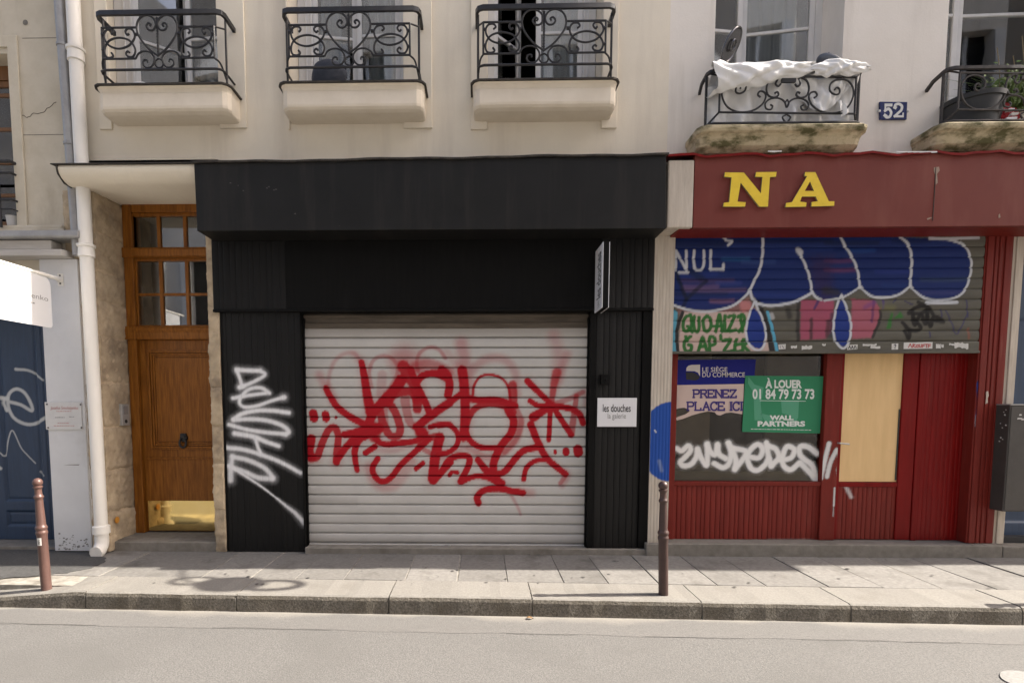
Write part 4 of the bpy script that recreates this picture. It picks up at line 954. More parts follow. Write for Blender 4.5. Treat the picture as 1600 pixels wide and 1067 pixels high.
for y in (226, 72):
    z = AZ(105, y, -.08); mb = MB(); mb.lathe([(.0465,-.012),(.053,-.012),(.053,.012),(.0465,.012)], (xz(z), -.085, z), 20); mb.tube([(xz(z)-.05, -.085, z), (xz(z)-.09, .03, z)], .008, 6); part('clip', mb, M_ZINC, ZP)

# ------------------------------------------------------------------ boutique front at the far left
PY = -.03
BT = thing('boutique_shopfront', 'grey-white boutique pier and navy panelled doors at the left edge', 'shopfront', (-4.5, 0, 0))
pl0, pl1 = at(62, 404, PY), at(84, 861, PY); pr0, pr1 = at(118, 404, PY), at(148, 861, PY)
mb = MB(); xL_ = (pl0[0]+pl1[0])/2; xR_ = (pr0[0]+pr1[0])/2-.005
mb.box(xL_, xR_, PY, .46, .012, za-.111); PIER = part('pier', mb, M_PIER, BT, bevel=.008)
mb = MB(); r_ = np.random.default_rng(3)
for k in range(60):
    x, z = xL_+.03+r_.random()*(xR_-xL_-.06), .03+abs(r_.standard_normal())*.065; s_ = .003+.008*r_.random()
    mb.prism([(x+s_*math.cos(a)*(1+.4*r_.random()), z+s_*.7*math.sin(a)*(1+.4*r_.random())) for a in np.linspace(0, 6.28, 9, endpoint=False)], PY-.0015, PY+.001)
z = AZ(110, 726, PY); mb.prism([(xL_+.14, z-.003), (xL_+.30, z-.005), (xL_+.31, z+.006), (xL_+.2, z+.003)], PY-.0013, PY+.001)
part('scuff', mb, mat('grime', (.30,.29,.27), (.22,.21,.2), .9, 20), PIER)
BDY = .36
bx1 = xL_+.02
cvb = crop(0, 540, 4.855, BDY)
WSP = (.60,.61,.60)
ops = [S(cvb([(112,178),(200,186),(262,212),(325,262)]), .018, WSP, .75, .6, w2=.012), S(cvb([(-120,360),(-30,390),(20,400),(20,440),(45,490)]), .022, WSP, .9, .6),
       S(cvb([(62,425),(150,448),(228,492),(238,470),(212,405),(172,350),(120,328),(72,352),(52,402),(62,480),(102,550),(180,592),(260,592),(345,545)]), .020, WSP, .85, .6),
       S(cvb([(10,400),(50,400)]), .024, WSP, .9, .6), S(cvb([(-80,760),(0,812),(36,832),(58,705),(90,645),(150,768),(190,818),(262,892)]), .009, WSP, .7, .5), S(cvb([(300,955),(330,985)]), .012, WSP, .6, .6),
       S(cvb([(-60,900),(5,930)]), .02, WSP, .8, .6)]
zlo, zhi = .035, za-.2
xs = np.arange(bx1-1.25, bx1+.003, .007); zs = np.arange(zlo, zhi, .009)
def bd_prof(X, Z):
    y = np.full(X.shape, BDY); rx = bx1-X
    for lo_, hi_ in ((.06, .30), (.42, .86)):
        m = (rx > lo_)&(rx < hi_)
        for za_, zb_ in ((.18, .36), (.46, zhi-.15)):
            k = m&(Z > za_)&(Z < zb_); e = np.minimum.reduce([rx-lo_, hi_-rx, Z-za_, zb_-Z]); y = np.where(k, BDY+np.clip(e, 0, .022)*.9-np.clip(e-.03, 0, .01)*.8, y)
    return y+np.where(np.abs(rx-.36) < .006, .012, 0)
DL = paint_grid('door', xs, zs, bd_prof, ops, M_BLUEDOOR, BT)
mb = MB(); mb.box(bx1-1.3, bx1, BDY-.02, BDY+.1, zhi, za-.112); part('transom', mb, M_BLUEDOOR, BT)
mb = MB(); mb.box(bx1-1.3, bx1+.01, .05, .6, -.02, .03); part('threshold', mb, M_STEP, BT)
# plaque on the pier
c0, c1_ = at(71, 628, PY), at(130, 671, PY)
mb = MB(); mb.box(c0[0], c1_[0], PY-.012, PY-.001, c1_[1], c0[1])
PQ = solo('wall_plaque', mb, M_PLAQ, 'small white plaque with faded red lettering screwed to the grey-white pier', 'plaque', bevel=.002)
tx = lambda x0, y0, x1, y1: pxq(x0, y0, x1, y1, PY-.0135)
def small_line(mb, x0, x1, y, Yq, seed, h=.004):
    r_ = np.random.default_rng(seed); a = at(x0, y, Yq); b = at(x1, y, Yq); x = a[0]
    while x < b[0]:
        L = .008+.02*r_.random(); mb.quad((x,Yq,a[1]-h),(min(x+L,b[0]),Yq,a[1]-h),(min(x+L,b[0]),Yq,a[1]+h),(x,Yq,a[1]+h)); x += L+.006
    return mb
part('lettering', text_on('Josefus Smolatjenko', pxq(79, 634.5, 122, 641, PY-.0135), PY-.0135, mat('faded_red_ink', (.50,.20,.19), None, .6)), None, PQ, fix=False)
mb = MB(); small_line(mb, 88, 112, 642.5, PY-.0135, 2, .003); small_line(mb, 84, 116, 665, PY-.0135, 5, .003); small_line(mb, 90, 108, 661, PY-.0135, 6, .003); part('small_print', mb, MATS['faded_red_ink'], PQ, fix=False)
mb = MB(); small_line(mb, 86, 102, 652, PY-.0135, 3, .003); small_line(mb, 108, 116, 651, PY-.0135, 4, .003); part('small_print', mb, M_GREYINK, PQ, fix=False)
for a in ((73.5,631.5),(126,632),(75.5,668),(127.5,668)): 
    q = at(*a, PY-.012); mb = MB(); mb.lathe([(.008,-.0),(.008,-.005),(.004,-.007)], (q[0], PY-.012, q[1]), 10, axis='y'); part('screw', mb, M_CAB, PQ)
# hanging sign on its bracket
sx = AX(95, 437, PY); tz = AZ(95, 437, PY)
HS = thing('hanging_sign', 'white projecting sign with rounded corner on a tube bracket above the navy doors', 'sign', (sx, PY, tz))
mb = MB(); mb.box(sx-.028, sx+.028, PY-.008, PY-.0005, tz-.062, tz+.058); mb.lathe([(.032,0),(.026,-.03),(.021,-.05)], (sx, PY-.008, tz), 16, axis='y')
mb.tube([(sx, PY-.01, tz), (sx, PY-.30, tz)], .0195, 14); mb.tube([(sx, PY-.30, tz), (sx, PY-1.25, tz)], .0165, 14); BR = part('bracket', mb, M_WPIPE, HS, smooth=True)
for dz in (-.04, .038): mb = MB(); mb.lathe([(.009,-.009),(.009,-.012),(.004,-.014)], (sx, PY, tz+dz), 8, axis='y'); part('bolt', mb, M_CAB, BR)
ya, yb_, zt_, zb_ = PY-.145, PY-1.15, tz-.008, tz-.50; rr = .06
poly = [(yb_, zt_), (ya-rr*1.6, zt_)]+[(ya-rr*1.6+rr*1.6*math.sin(t), zt_-rr*1.6+rr*1.6*math.cos(t)) for t in np.linspace(.2, math.pi/2, 7)]+[(ya-rr*.6+rr*.6*math.cos(t), zb_+rr*.6-rr*.6*math.sin(t)) for t in np.linspace(0, math.pi/2, 6)]+[(yb_, zb_)]
mb = MB(); mb.prismx(poly, sx-.006, sx+.006); SP = part('panel', mb, M_SIGNW, HS)
ys0, ys1 = atx(-55, 446, sx+.007), atx(73, 470, sx+.007)
tzc = atx(60, 466, sx+.007)[1]
me = text_on('Josefus Smolatjenko', [(PY-1.02, tzc+.036), (PY-.185, tzc+.036), (PY-.185, tzc-.024), (PY-1.02, tzc-.024)], sx+.0075, M_GREYINK, axis='x'); part('lettering', me, None, SP, fix=False)
mb = MB(); y = PY-.80; r_ = np.random.default_rng(2)
while y < PY-.36:
    L = .012+.02*r_.random(); mb.quad((sx+.0075,y,tzc-.062),(sx+.0075,y+L,tzc-.062),(sx+.0075,y+L,tzc-.05),(sx+.0075,y,tzc-.05)); y += L+.008
part('small_print', mb, M_GREYINK, SP, fix=False)
# ------------------------------------------------------------------ black gallery front
G = thing('gallery_shopfront', 'black painted gallery front with closed white roller shutter tagged in red', 'shopfront', (-.7, 0, 0))
FY = -.32
fz1, fz0 = AZ(560, 250, FY), AZ(560, 360, FY)
fx0, fx1 = AX(306, 310, FY), AX(1041, 300, FY)
mb = MB(); tl, tr, br_, bl = at(303,256,FY), at(1041,243,FY), at(1041,357,FY), at(308,361,FY)
mb.prism([tl, tr, br_, bl], FY, -.004)
FA = part('fascia', mb, M_FASCIA, G, bevel=.004)
mb = MB(); n = 40
for i in range(n):
    u, v = i/n, (i+1)/n; f = lambda t: (tl[0]-.02+(tr[0]-tl[0]+.04)*t, tl[1]+(tr[1]-tl[1])*t+.004*math.sin(t*19)+.003*math.sin(t*53))
    a, b = f(u), f(v); mb.quad((a[0],FY-.018,a[1]+.0),(b[0],FY-.018,b[1]+.0),(b[0],FY-.018,b[1]+.016),(a[0],FY-.018,a[1]+.016)); mb.quad((a[0],FY-.018,a[1]+.016),(b[0],FY-.018,b[1]+.016),(b[0],.0,b[1]+.07),(a[0],.0,a[1]+.07)); mb.quad((a[0],FY-.018,a[1]),(a[0],FY+.01,a[1]),(b[0],FY+.01,b[1]),(b[0],FY-.018,b[1]))
part('flashing', mb, M_FLASH, FA, fix=False)
mb = MB(); r_ = np.random.default_rng(9)
for (x, y) in ((360,286),(372,290),(380,298),(417,294),(428,297),(431,296),(420,292),(461,334),(530,353)):
    q = at(x, y, FY-.0012); s_ = .004+.006*r_.random(); mb.quad((q[0]-s_,FY-.0012,q[1]-s_*.5),(q[0]+s_,FY-.0012,q[1]-s_*.7),(q[0]+s_*.8,FY-.0012,q[1]+s_*.6),(q[0]-s_*.7,FY-.0012,q[1]+s_*.4))
part('chip', mb, M_CAB, FA, fix=False)
BY = .03
# header boarding: tongue-and-groove, flush panel in the middle
def grooved(x0, x1, z0, z1, y, pitch, depth, step, ops, m, parent, name, zstep=None, skewf=None):
    nb = max(1, round((x1-x0)/pitch)); pt = (x1-x0)/nb
    rr = np.random.default_rng(int(abs(x0*1000))%9999); off = rr.standard_normal(nb+1)*.0012
    bd = x0+np.arange(nb+1)*pt; bd[1:-1] += rr.uniform(-.16, .16, nb-1)*pt
    xs = []
    for i in range(nb):
        a, c_ = bd[i], bd[i+1]; xs += [a-.002, a, a+.0025, a+.006] + list(np.linspace(a+.009, c_-.006, max(2, int((c_-a)/step))))
    xs = [x for x in xs if x >= x0]+[x1]; xs = np.array(sorted(set(np.round(xs, 5)))); zs = np.linspace(z0, z1, max(2, int((z1-z0)/(zstep or step))))
    def yf(X, Z):
        d = np.min(np.abs(X[:,None]-bd[None,:]), axis=1); i = np.clip(np.searchsorted(bd, X-1e-6)-1, 0, nb)
        return y+depth*np.clip(1-d/.0045, 0, 1)+off[i]
    if skewf: xs0 = xs
    return paint_grid(name, xs, zs, yf, ops, m, parent, skew=skewf)
hz1, hz0 = AZ(600, 372, BY), AZ(600, 487, BY-.03)
hx0, hx1 = AX(334, 430, BY), AX(1021, 430, BY)
mb = MB(); mb.box(hx0-.0, hx1+.0, BY-.03, BY+.2, hz0, fz0+.1)
HD = part('header', mb, M_BLACK, G, bevel=.006)
grooved(hx0, AX(446, 430, BY-.03), hz0+.03, fz0-.0, BY-.036, .062, .006, .03, [], M_BLACKP, HD, 'header_boarding', zstep=.3)
grooved(AX(940, 430, BY-.03), hx1, hz0+.03, fz0-.0, BY-.036, .062, .006, .03, [], M_BLACKP, HD, 'header_boarding', zstep=.3)
mb = MB(); mb.box(hx0-.004, hx1, BY-.044, BY-.0305, hz0, hz0+.028); part('header_moulding', mb, M_BLACK, HD, bevel=.006)
# left pilaster with the white tag
cvp = crop(340, 560, 3.953, BY)
WT = (.78,.78,.79)
sw = .5*26/3.953/153
ops = [S(cvp(p), sw*k, WT, a, .75, w2=sw*k2) for p, k, k2, a in (
    ([(118,70),(190,74),(262,76)], 1.15, 1.05, 1), ([(262,76),(292,100),(230,140),(140,178)], .95, .95, .95), ([(118,72),(140,130),(150,172)], .9, .9, .95), ([(135,178),(160,172)], 1.1, 1.0, 1),
    ([(95,245),(190,228),(300,214)], 1.0, .9, .95), ([(320,214),(270,182),(200,188),(150,230),(136,275),(170,300),(250,290),(330,262),(408,240)], .95, .9, .95), ([(405,242),(412,240)], 1.2, 1.2, 1),
    ([(440,335),(340,322),(240,322),(150,342),(98,376)], 1.1, 1.1, 1), ([(98,378),(210,374),(310,384),(400,414),(438,450),(420,468)], 1.1, 1.2, .95), ([(420,466),(300,456),(180,438),(70,408)], 1.1, 1.0, .95),
    ([(105,462),(220,482),(300,514),(378,540)], 1.3, 1.1, 1), ([(232,492),(250,550),(272,592)], .95, .85, .95), ([(52,550),(160,562),(270,594),(390,640),(512,706)], 1.25, 1.0, .95),
    ([(80,752),(82,680),(90,604)], 1.4, 1.2, .9), ([(90,606),(190,628),(290,676),(342,735)], 1.2, 1.2, .9), ([(340,742),(250,735),(170,700),(70,664)], 1.3, 1.2, .9),
    ([(98,678),(180,730),(270,790),(370,866)], .8, .35, .95), ([(370,866),(430,915),(480,955),(535,1015)], .5, 1.2, .85))]
ops = [dict(o, w=o['w']*2.0, w2=o['w2']*2.0, soft=.98, a=.22) for o in ops]+ops
plx = [at(343,490,BY), at(472,490,BY), at(478,860,BY), at(357,860,BY)]
x0_, x1_ = (plx[0][0]+plx[3][0])/2, (plx[1][0]+plx[2][0])/2-.012; z0_, z1_ = plx[3][1], hz0
PLL = grooved(x0_, x1_, z0_, z1_, BY, .064, .006, .008, ops, M_BLACKP, G, 'pilaster', zstep=.008)
mb = MB(); mb.box(x0_-.004, x0_+.02, BY-.004, .3, z0_, z1_); mb.box(x1_-.010, x1_+.003, BY-.010, .3, z0_+.0, z1_); mb.box(x0_+.02, x1_-.010, BY+.012, .3, z0_+.001, z1_-.001); part('pilaster_frame', mb, M_BLACK, PLL, bevel=.004)
qx = [at(919,490,BY), at(1006,490,BY), at(1008,857,BY), at(920,857,BY)]
q0, q1 = (qx[0][0]+qx[3][0])/2, AX(1021, 430, BY); qz = AZ(960, 857, BY)
PLR = grooved(q0+.06, AX(1002, 600, BY), qz, hz0, BY, .062, .006, .03, [], M_BLACKP, G, 'pilaster', zstep=.3)
mb = MB(); mb.box(q0+.0005, q0+.06, BY-.006, .3, qz, hz0); mb.box(AX(1002, 600, BY), q1, BY-.012, .3, qz, hz0); mb.box(q0+.06, AX(1002,600,BY), BY+.012, .3, qz+.001, hz0-.001); part('pilaster_frame', mb, M_BLACK, PLR, bevel=.004)
c = at(945, 593, BY-.01); mb = MB(); mb.box(c[0]-.045, c[0]+.045, BY-.045, BY-.004, c[1]-.05, c[1]+.05); mb.lathe([(.012,-.045),(.012,-.05),(.006,-.052)], (c[0], BY, c[1]), 10, axis='y'); part('key_switch', mb, M_BLACK, PLR, bevel=.004)
# shutter
SY = .12
sx0, sx1 = x1_+.004, q0+.0
sz1, sz0 = AZ(690, 513, SY), AZ(690, 849, SY)
cA, cB = crop(470, 520, 3.81, SY), crop(690, 520, 3.558, SY)
RD = (.39,.003,.011)
def s1(cv, p, wpx, a=1.0, soft=.22, w2=None, sc=3.81, col=RD):
    k = .5/sc/151; return S(cv(p), wpx*k, col, a, soft, w2=(w2*k if w2 else None))
ra = [
 s1(cA, [(620,120),(600,190),(640,240)], 150, .30, .9), s1(cA, [(560,150),(700,170)], 120, .28, .9), s1(cA, [(320,130),(400,210)], 60, .22, .9), s1(cA, [(110,250),(165,340),(200,400)], 60, .38, .9),
 s1(cA, [(165,320),(172,240),(205,165),(260,125),(318,122),(352,165)], 30, .35, .9), s1(cA, [(420,320),(408,230),(436,160),(498,138),(556,165),(578,230),(545,300),(500,370)], 26, .45, .6), s1(cA, [(486,250),(480,310),(478,372)], 62, .30, .4),
 s1(cA, [(700,230),(690,190),(705,125),(760,88),(820,98),(860,150)], 26, .5, .7), s1(cA, [(680,205),(770,188),(880,235)], 74, .62, .5), s1(cA, [(430,690),(560,700),(700,640)], 44, .3, .9), s1(cA, [(405,800),(440,880),(500,915),(570,890),(660,770)], 80, .34, .7),
 s1(cB, [(110,60),(125,150),(115,230)], 90, .45, .8), s1(cB, [(30,110),(80,180)], 60, .25, .9), s1(cB, [(150,330),(165,220),(240,150),(340,145),(405,215),(420,340)], 62, .36, .8), s1(cB, [(625,20),(650,120),(640,260)], 90, .32, .9), s1(cB, [(700,120),(660,220),(620,330)], 60, .35, .9),
 s1(cB, [(0,690),(60,690),(120,640)], 50, .3, .9), s1(cB, [(150,640),(250,690),(340,670),(420,590),(445,480)], 46, .42, .7), s1(cB, [(380,890),(420,960),(440,1010)], 26, .4, .9, 18), s1(cB, [(430,880),(500,890)], 56, .35, .9), s1(cB, [(690,770),(700,800),(670,850)], 40, .35, .9), s1(cB, [(750,340),(800,330),(800,400)], 40, .3, .9),
 s1(cA, [(150,330),(180,385),(222,445),(300,502),(400,555)], 34, 1, .22, 42), s1(cA, [(362,175),(378,260),(396,370),(416,468)], 34, 1, .25, 62), s1(cA, [(600,280),(560,335),(490,410),(430,480),(398,560)], 64, 1, .2, 48),
 s1(cA, [(610,200),(655,270),(690,360),(694,455)], 70, .95, .25, 50), s1(cA, [(520,420),(545,375),(600,352),(660,352),(690,400)], 46, .95), s1(cA, [(620,395),(632,470),(650,530),(672,555)], 62, .62, .3, 46),
 s1(cA, [(430,560),(446,630),(500,662),(590,655),(690,640),(740,600)], 34, 1), s1(cA, [(468,445),(488,530),(525,602),(572,615),(592,570),(566,480),(520,405)], 44, .92), s1(cA, [(500,450),(505,560)], 40, .5, .4), s1(cA, [(262,605),(345,592),(460,568)], 40, 1, .2, 66), s1(cA, [(420,560),(440,620)], 66, .9, .3),
 s1(cA, [(62,632),(50,700),(64,742)], 54, 1, .2), s1(cA, [(70,745),(100,735),(130,650),(168,575),(206,566),(224,620),(216,700),(212,770)], 40, .95), s1(cA, [(212,762),(262,690),(330,620),(400,592)], 40, 1), s1(cA, [(400,605),(345,640),(322,700),(326,760),(336,815)], 44, 1, .2, 30), s1(cA, [(385,714),(440,678)], 34, 1),
 s1(cA, [(458,748),(428,800),(440,850),(482,884),(535,862),(600,780),(700,690),(765,632)], 34, 1), s1(cA, [(75,478),(80,508)], 48, 1, .15), s1(cA, [(148,485),(152,508)], 44, 1, .15), s1(cA, [(209,503)], 18, 1, .2), s1(cA, [(686,808),(728,774)], 28, 1),
 s1(cA, [(655,220),(690,310),(735,400),(772,490)], 40, 1), s1(cA, [(700,280),(735,250),(800,242),(880,275)], 40, 1), s1(cA, [(885,415),(790,480),(690,560)], 48, 1), s1(cA, [(715,590),(725,600)], 70, 1, .3), s1(cA, [(770,560),(820,545),(890,545)], 30, 1), s1(cA, [(828,622),(800,735),(788,870)], 54, 1, .2, 60), s1(cA, [(700,690),(750,632),(826,612)], 40, .9), s1(cA, [(735,695),(800,722),(890,705)], 34, .65, .4), s1(cA, [(790,880),(890,770)], 40, 1),
 s1(cB, [(0,205),(30,232),(44,290),(36,345)], 46, 1), s1(cB, [(-10,430),(100,345)], 36, 1), s1(cB, [(-20,515),(40,512),(88,558),(86,620),(40,662),(-20,675)], 30, 1), s1(cB, [(115,210),(128,330),(130,450),(122,580)], 56, 1, .22, 50), s1(cB, [(174,345),(180,295),(210,248),(262,232),(330,250),(370,300),(384,380)], 15, .95, .4), s1(cB, [(110,350),(200,374),(310,374),(410,405)], 38, 1),
 s1(cB, [(395,290),(398,400)], 50, .9, .3), s1(cB, [(130,560),(148,480),(190,418),(262,394),(340,404),(400,440)], 36, .95, .3), s1(cB, [(130,540),(160,600),(220,636),(300,640)], 34, 1, .2), s1(cB, [(370,430),(400,490),(385,560),(330,630),(290,720),(290,790)], 44, 1), s1(cB, [(418,430),(440,500),(410,590),(350,660)], 42, .55, .4), s1(cB, [(290,790),(350,770),(400,710),(455,655),(535,635)], 38, 1),
 s1(cB, [(202,705),(262,780),(330,835)], 36, 1, .2, 50), s1(cB, [(0,770),(40,708),(100,682),(150,690),(150,735),(105,825)], 36, 1), s1(cB, [(110,828),(180,798),(250,802),(330,845)], 32, 1), s1(cB, [(44,790),(60,772),(88,776)], 24, 1), s1(cB, [(205,945),(198,912),(236,875),(320,866),(400,880),(452,888)], 38, 1),
 s1(cB, [(496,510),(528,590),(580,690),(640,745),(690,785)], 42, 1, .2, 34), s1(cB, [(690,790),(660,835)], 30, .6, .5), s1(cB, [(456,815),(472,750),(520,712),(585,705)], 28, 1), s1(cB, [(478,268),(540,330),(610,395)], 38, 1, .2, 30), s1(cB, [(492,378),(535,402),(610,408)], 30, 1), s1(cB, [(512,468),(555,440),(615,408)], 54, 1, .2, 34), s1(cB, [(640,220),(622,300),(612,395)], 60, .8, .4, 32),
 s1(cB, [(606,400),(596,595)], 28, 1), s1(cB, [(618,410),(720,565)], 34, 1), s1(cB, [(720,565),(738,440),(750,350)], 46, .75, .35, 30), s1(cB, [(610,402),(710,420),(765,450),(786,500)], 36, 1), s1(cB, [(640,390),(720,362),(785,330)], 34, .6, .45), s1(cB, [(631,655),(632,668)], 18, 1, .2), s1(cB, [(692,655),(692,666)], 38, 1, .15), s1(cB, [(757,648),(760,665)], 52, 1, .15)]
halo = [dict(o, w=o['w']*2.1, w2=o['w2']*2.1, soft=.98, a=.20, c=(.40,.06,.07)) for o in ra if o['a'] > .9 and len(o['p']) > 5]
ra = halo+[dict(o, w=o['w']*1.14, w2=o['w2']*1.14) if o['a'] > .85 else o for o in ra]
for o in ra:
    if o['a'] < .7: o['c'] = (.38,.012,.02)
NSL = 22; ptch = (sz1-sz0)/NSL
tpr = np.array([0, .020, .034, .050, .072, .09, .104, .118, .134, .148, .170, .20, .28, .42, .58, .74, .88, .96])
zs = np.concatenate([sz0+ptch*(i+tpr) for i in range(NSL)]+[[sz1]])
xs = np.arange(sx0, sx1, .0062)
def slat(X, Z):
    t = ((Z-sz0)/ptch)%1.0
    bump_ = lambda c_, h: np.clip(1-np.abs(t-c_)/h, 0, 1)
    g = .030*np.clip(1.6*bump_(.034, .036), 0, 1)+.030*np.clip(1.6*bump_(.134, .034), 0, 1)+.001*((t > .03)&(t < .12))
    return SY+g-np.where(t >= .15, .004*np.sin(np.clip((t-.15)/.85, 0, 1)*math.pi)**.6, 0)+.003*np.sin(X*1.7+Z*.9)
dirt_shade = [S([(sx0, sz0+.01), (sx1, sz0+.01)], .05, (.24,.22,.20), .5, .9, False), S([(sx0, sz1), (sx1, sz1)], .10, (.25,.22,.19), .55, .9, False), S([(sx0, sz0+.45), (sx0+.5, sz0+.44)], .05, (.30,.28,.26), .35, .9, False)]  # dirt with shade painted in along the top; dirt at foot and left
SH = paint_grid('roller_shutter', xs, zs, slat, dirt_shade+ra, M_SHUT, G)
mb = MB(); mb.box(sx0-.004, sx1+.004, SY+.012, SY+.25, sz1+.055, hz0+.02); mb.box(sx0, sx1, SY-.006, SY+.2, sz1+.0, sz1+.055); mb.box(sx0, sx1, SY-.012, SY+.02, sz1+.115, sz1+.135); part('shutter_box', mb, M_BOX, SH, bevel=.005)
mb = MB(); mb.box(sx0+.01, sx1-.01, SY-.012, SY+.03, sz0-.03, sz0-.001); part('bottom_bar', mb, M_SHUT, SH, bevel=.004)
mb = MB(); c = AX(690, 850, SY-.02); mb.box(c-.10, c+.03, SY-.03, SY-.012, sz0-.026, sz0-.008); mb.lathe([(.015,-.03),(.015,-.012)], (c+.08, SY-.01, sz0-.015), 12, axis='y'); part('lock', mb, M_STEEL, SH, bevel=.002)
for a_, b2_ in ((sx0+.001, sx0+.014), (sx1-.012, sx1-.001)): mb = MB(); mb.box(a_, b2_, SY-.035, SY+.03, sz0-.03, sz1+.1); part('guide_rail', mb, M_BLACK, SH, bevel=.003)
zsil = AZ(690, 856, -.02)
mb = MB(); mb.box(x1_+.013, q1-.02, -.03, BY-.013, -.02, zsil); mb.box(x1_+.014, q0-.005, BY-.0128, .35, -.02, zsil-.003); part('sill', mb, M_STEP, G, bevel=.008)
# plaque and projecting sign of the gallery
Yq = BY-.010
a, b = at(933.5, 621.5, Yq), at(994, 666.5, Yq)
mb = MB(); mb.box(a[0], b[0], Yq-.008, Yq-.0005, b[1], a[1]); GP = solo('gallery_plaque', mb, M_SIGNW, 'white rectangular plaque of the gallery on its right black pilaster', 'plaque', bevel=.0015)
part('lettering', text_on('les douches', pxq(942, 631.5, 985.5, 643.5, Yq-.0095), Yq-.0095, M_INK, bold=.012), None, GP, fix=False)
part('small_print', text_on('la galerie', pxq(949.5, 645.5, 978, 656.5, Yq-.0095), Yq-.0095, M_GREYINK), None, GP, fix=False)
bsx = AX(942, 430, -.38); bz1, bz0 = AZ(942, 378, -.38), AZ(942, 480, -.38)
GS = thing('projecting_sign', 'narrow upright black and white gallery sign projecting under the black fascia', 'sign', (bsx, BY, bz0))
mb = MB(); mb.box(bsx+.004, bsx+.056, -.37, BY-.08, bz0, bz1); mb.box(bsx+.02, bsx+.04, BY-.08, BY-.03, bz0+.2, bz1-.2); part('sign_box', mb, M_BLACK, GS, bevel=.002)
mb = MB(); mb.box(bsx-.002, bsx+.0035, -.372, BY-.078, bz0-.002, bz1+.002); mb.box(bsx+.0565, bsx+.062, -.372, BY-.078, bz0-.002, bz1+.002); FP = part('face_panel', mb, M_SIGNW, GS)
def blade_text(s, z0, z1, y0, y1, m, bold=0):     # letters run upwards on the left face
    me = text_mesh(s, bold); n = len(me.vertices); co = np.empty(n*3, dtype=np.float32); me.vertices.foreach_get('co', co); co = co.reshape(-1,3).astype(float)
    u = (co[:,0]-co[:,0].min())/np.ptp(co[:,0]); v = (co[:,1]-co[:,1].min())/np.ptp(co[:,1])
    out = np.column_stack([np.full(n, bsx-.0032), y0+(y1-y0)*v, z0+(z1-z0)*u]); me.vertices.foreach_set('co', out.astype(np.float32).ravel()); me.materials.clear(); me.materials.append(m); me.name = 'lettering'; me.update(); return me
hh = bz1-bz0
part('lettering', blade_text('les douches', bz0+.18*hh, bz0+.90*hh, -.31, -.13, M_INK, .015), None, FP, fix=False)
part('small_print', blade_text('la galerie', bz0+.04*hh, bz0+.15*hh, -.28, -.16, M_GREYINK), None, FP, fix=False)

# ------------------------------------------------------------------ cream strip, red shop
RSH = thing('red_shopfront', 'dark red empty shopfront with half lowered shutter and to-let posters', 'shopfront', (3.4, .1, 0))
WY = .0
w0, w1 = at(1023, 372, WY), at(1052, 372, WY); w2, w3 = at(1013, 838, WY), at(1046, 838, WY)
xa_, xb_ = (w0[0]+w2[0])/2, (w1[0]+w3[0])/2
ZPB = .05
xs = np.arange(xa_, xb_+.002, .006); zs = np.arange(ZPB, AZ(1040, 366, WY), .008)
cc = at(1046, 690, WY); rad = .40
ops = [FILL([(cc[0]+rad*.74*math.cos(t), cc[1]+rad*math.sin(t)) for t in np.linspace(0, 6.28, 40, endpoint=False)], (.004,.062,.32), .97, .008),
       S([at(1023,672,WY), at(1025,675,WY)], .008, (.6,.6,.6), .8, .4, False), S([at(1030,720,WY), at(1034,735,WY)], .02, (.35,.4,.5), .4, .9, False), S([(xa_, .06), (xb_, .06)], .1, (.28,.24,.19), .5, .9, False)]
PL = paint_grid('pilaster', xs, zs, lambda X, Z: WY+.004*(np.sin((X-xa_)/(xb_-xa_)*math.pi*6)**8), ops, M_PALE, RSH)
mb = MB(); mb.box(xa_, xb_, WY+.007, .3, ZPB, AZ(1040, 362, WY)); part('pilaster_core', mb, M_PALE, PL)
RF = -.28
mb = MB(); b1_ = [(RF, AZ(1062, 250, RF)), (RF, AZ(1062, 356, RF)), (-.03, AZ(1040, 368, WY)), (.0, AZ(1040, 368, WY)), (.0, AZ(1062, 250, RF))]
mb.prismx(b1_, AX(1043.5, 300, RF), AX(1084, 300, RF)); part('console', mb, M_PALE, RSH, bevel=.012)
rx0, rx1 = AX(1084.5, 300, RF), AX(1760, 300, RF)
rz1, rz0 = AZ(1300, 241, RF), AZ(1300, 355, RF)
mb = MB(); mb.box(rx0, rx1, RF, -.004, rz0, rz1); FR = part('fascia', mb, M_REDF, RSH, bevel=.004)
mb = MB(); zz = rz1
for i in range(36):
    f = lambda k: (AX(1043, 240, RF)+(rx1-AX(1043, 240, RF))*k/36, zz+.012*math.sin(k*1.3)+.007*math.sin(k*3.7))
    a, b = f(i), f(i+1); mb.quad((a[0],RF-.02,a[1]-.018),(b[0],RF-.02,b[1]-.018),(b[0],RF-.02,b[1]+.004),(a[0],RF-.02,a[1]+.004)); mb.quad((a[0],RF-.02,a[1]+.004),(b[0],RF-.02,b[1]+.004),(b[0],0,b[1]+.05),(a[0],0,a[1]+.05))
part('flashing', mb, M_REDG, FR, fix=False)
mb = MB()
for (x0p, x1p, y) in ((1200, 1222, 236.5), (1400, 1465, 237.2)):
    for k in range(7):
        a = at(x0p+(x1p-x0p)*k/7, y, RF-.025); b = at(x0p+(x1p-x0p)*(k+1)/7, y, RF-.025); h = .004+.006*rng.random(); mb.quad((a[0],RF-.0215,a[1]-h),(b[0],RF-.0215,b[1]-h*.6),(b[0],RF-.0215,b[1]+.006),(a[0],RF-.0215,a[1]+.006))
part('pale_edge', mb, M_PLAQ, FR, fix=False)  # pale ragged strips along the edge of the red flashing
mb = MB(); ck = [at(1462, 262, RF), at(1460, 300, RF), at(1457, 345, RF)]
mb.tube([(x, RF-.001, z) for x, z in ck], .004, 5); part('crack', mb, M_FLASH, FR)
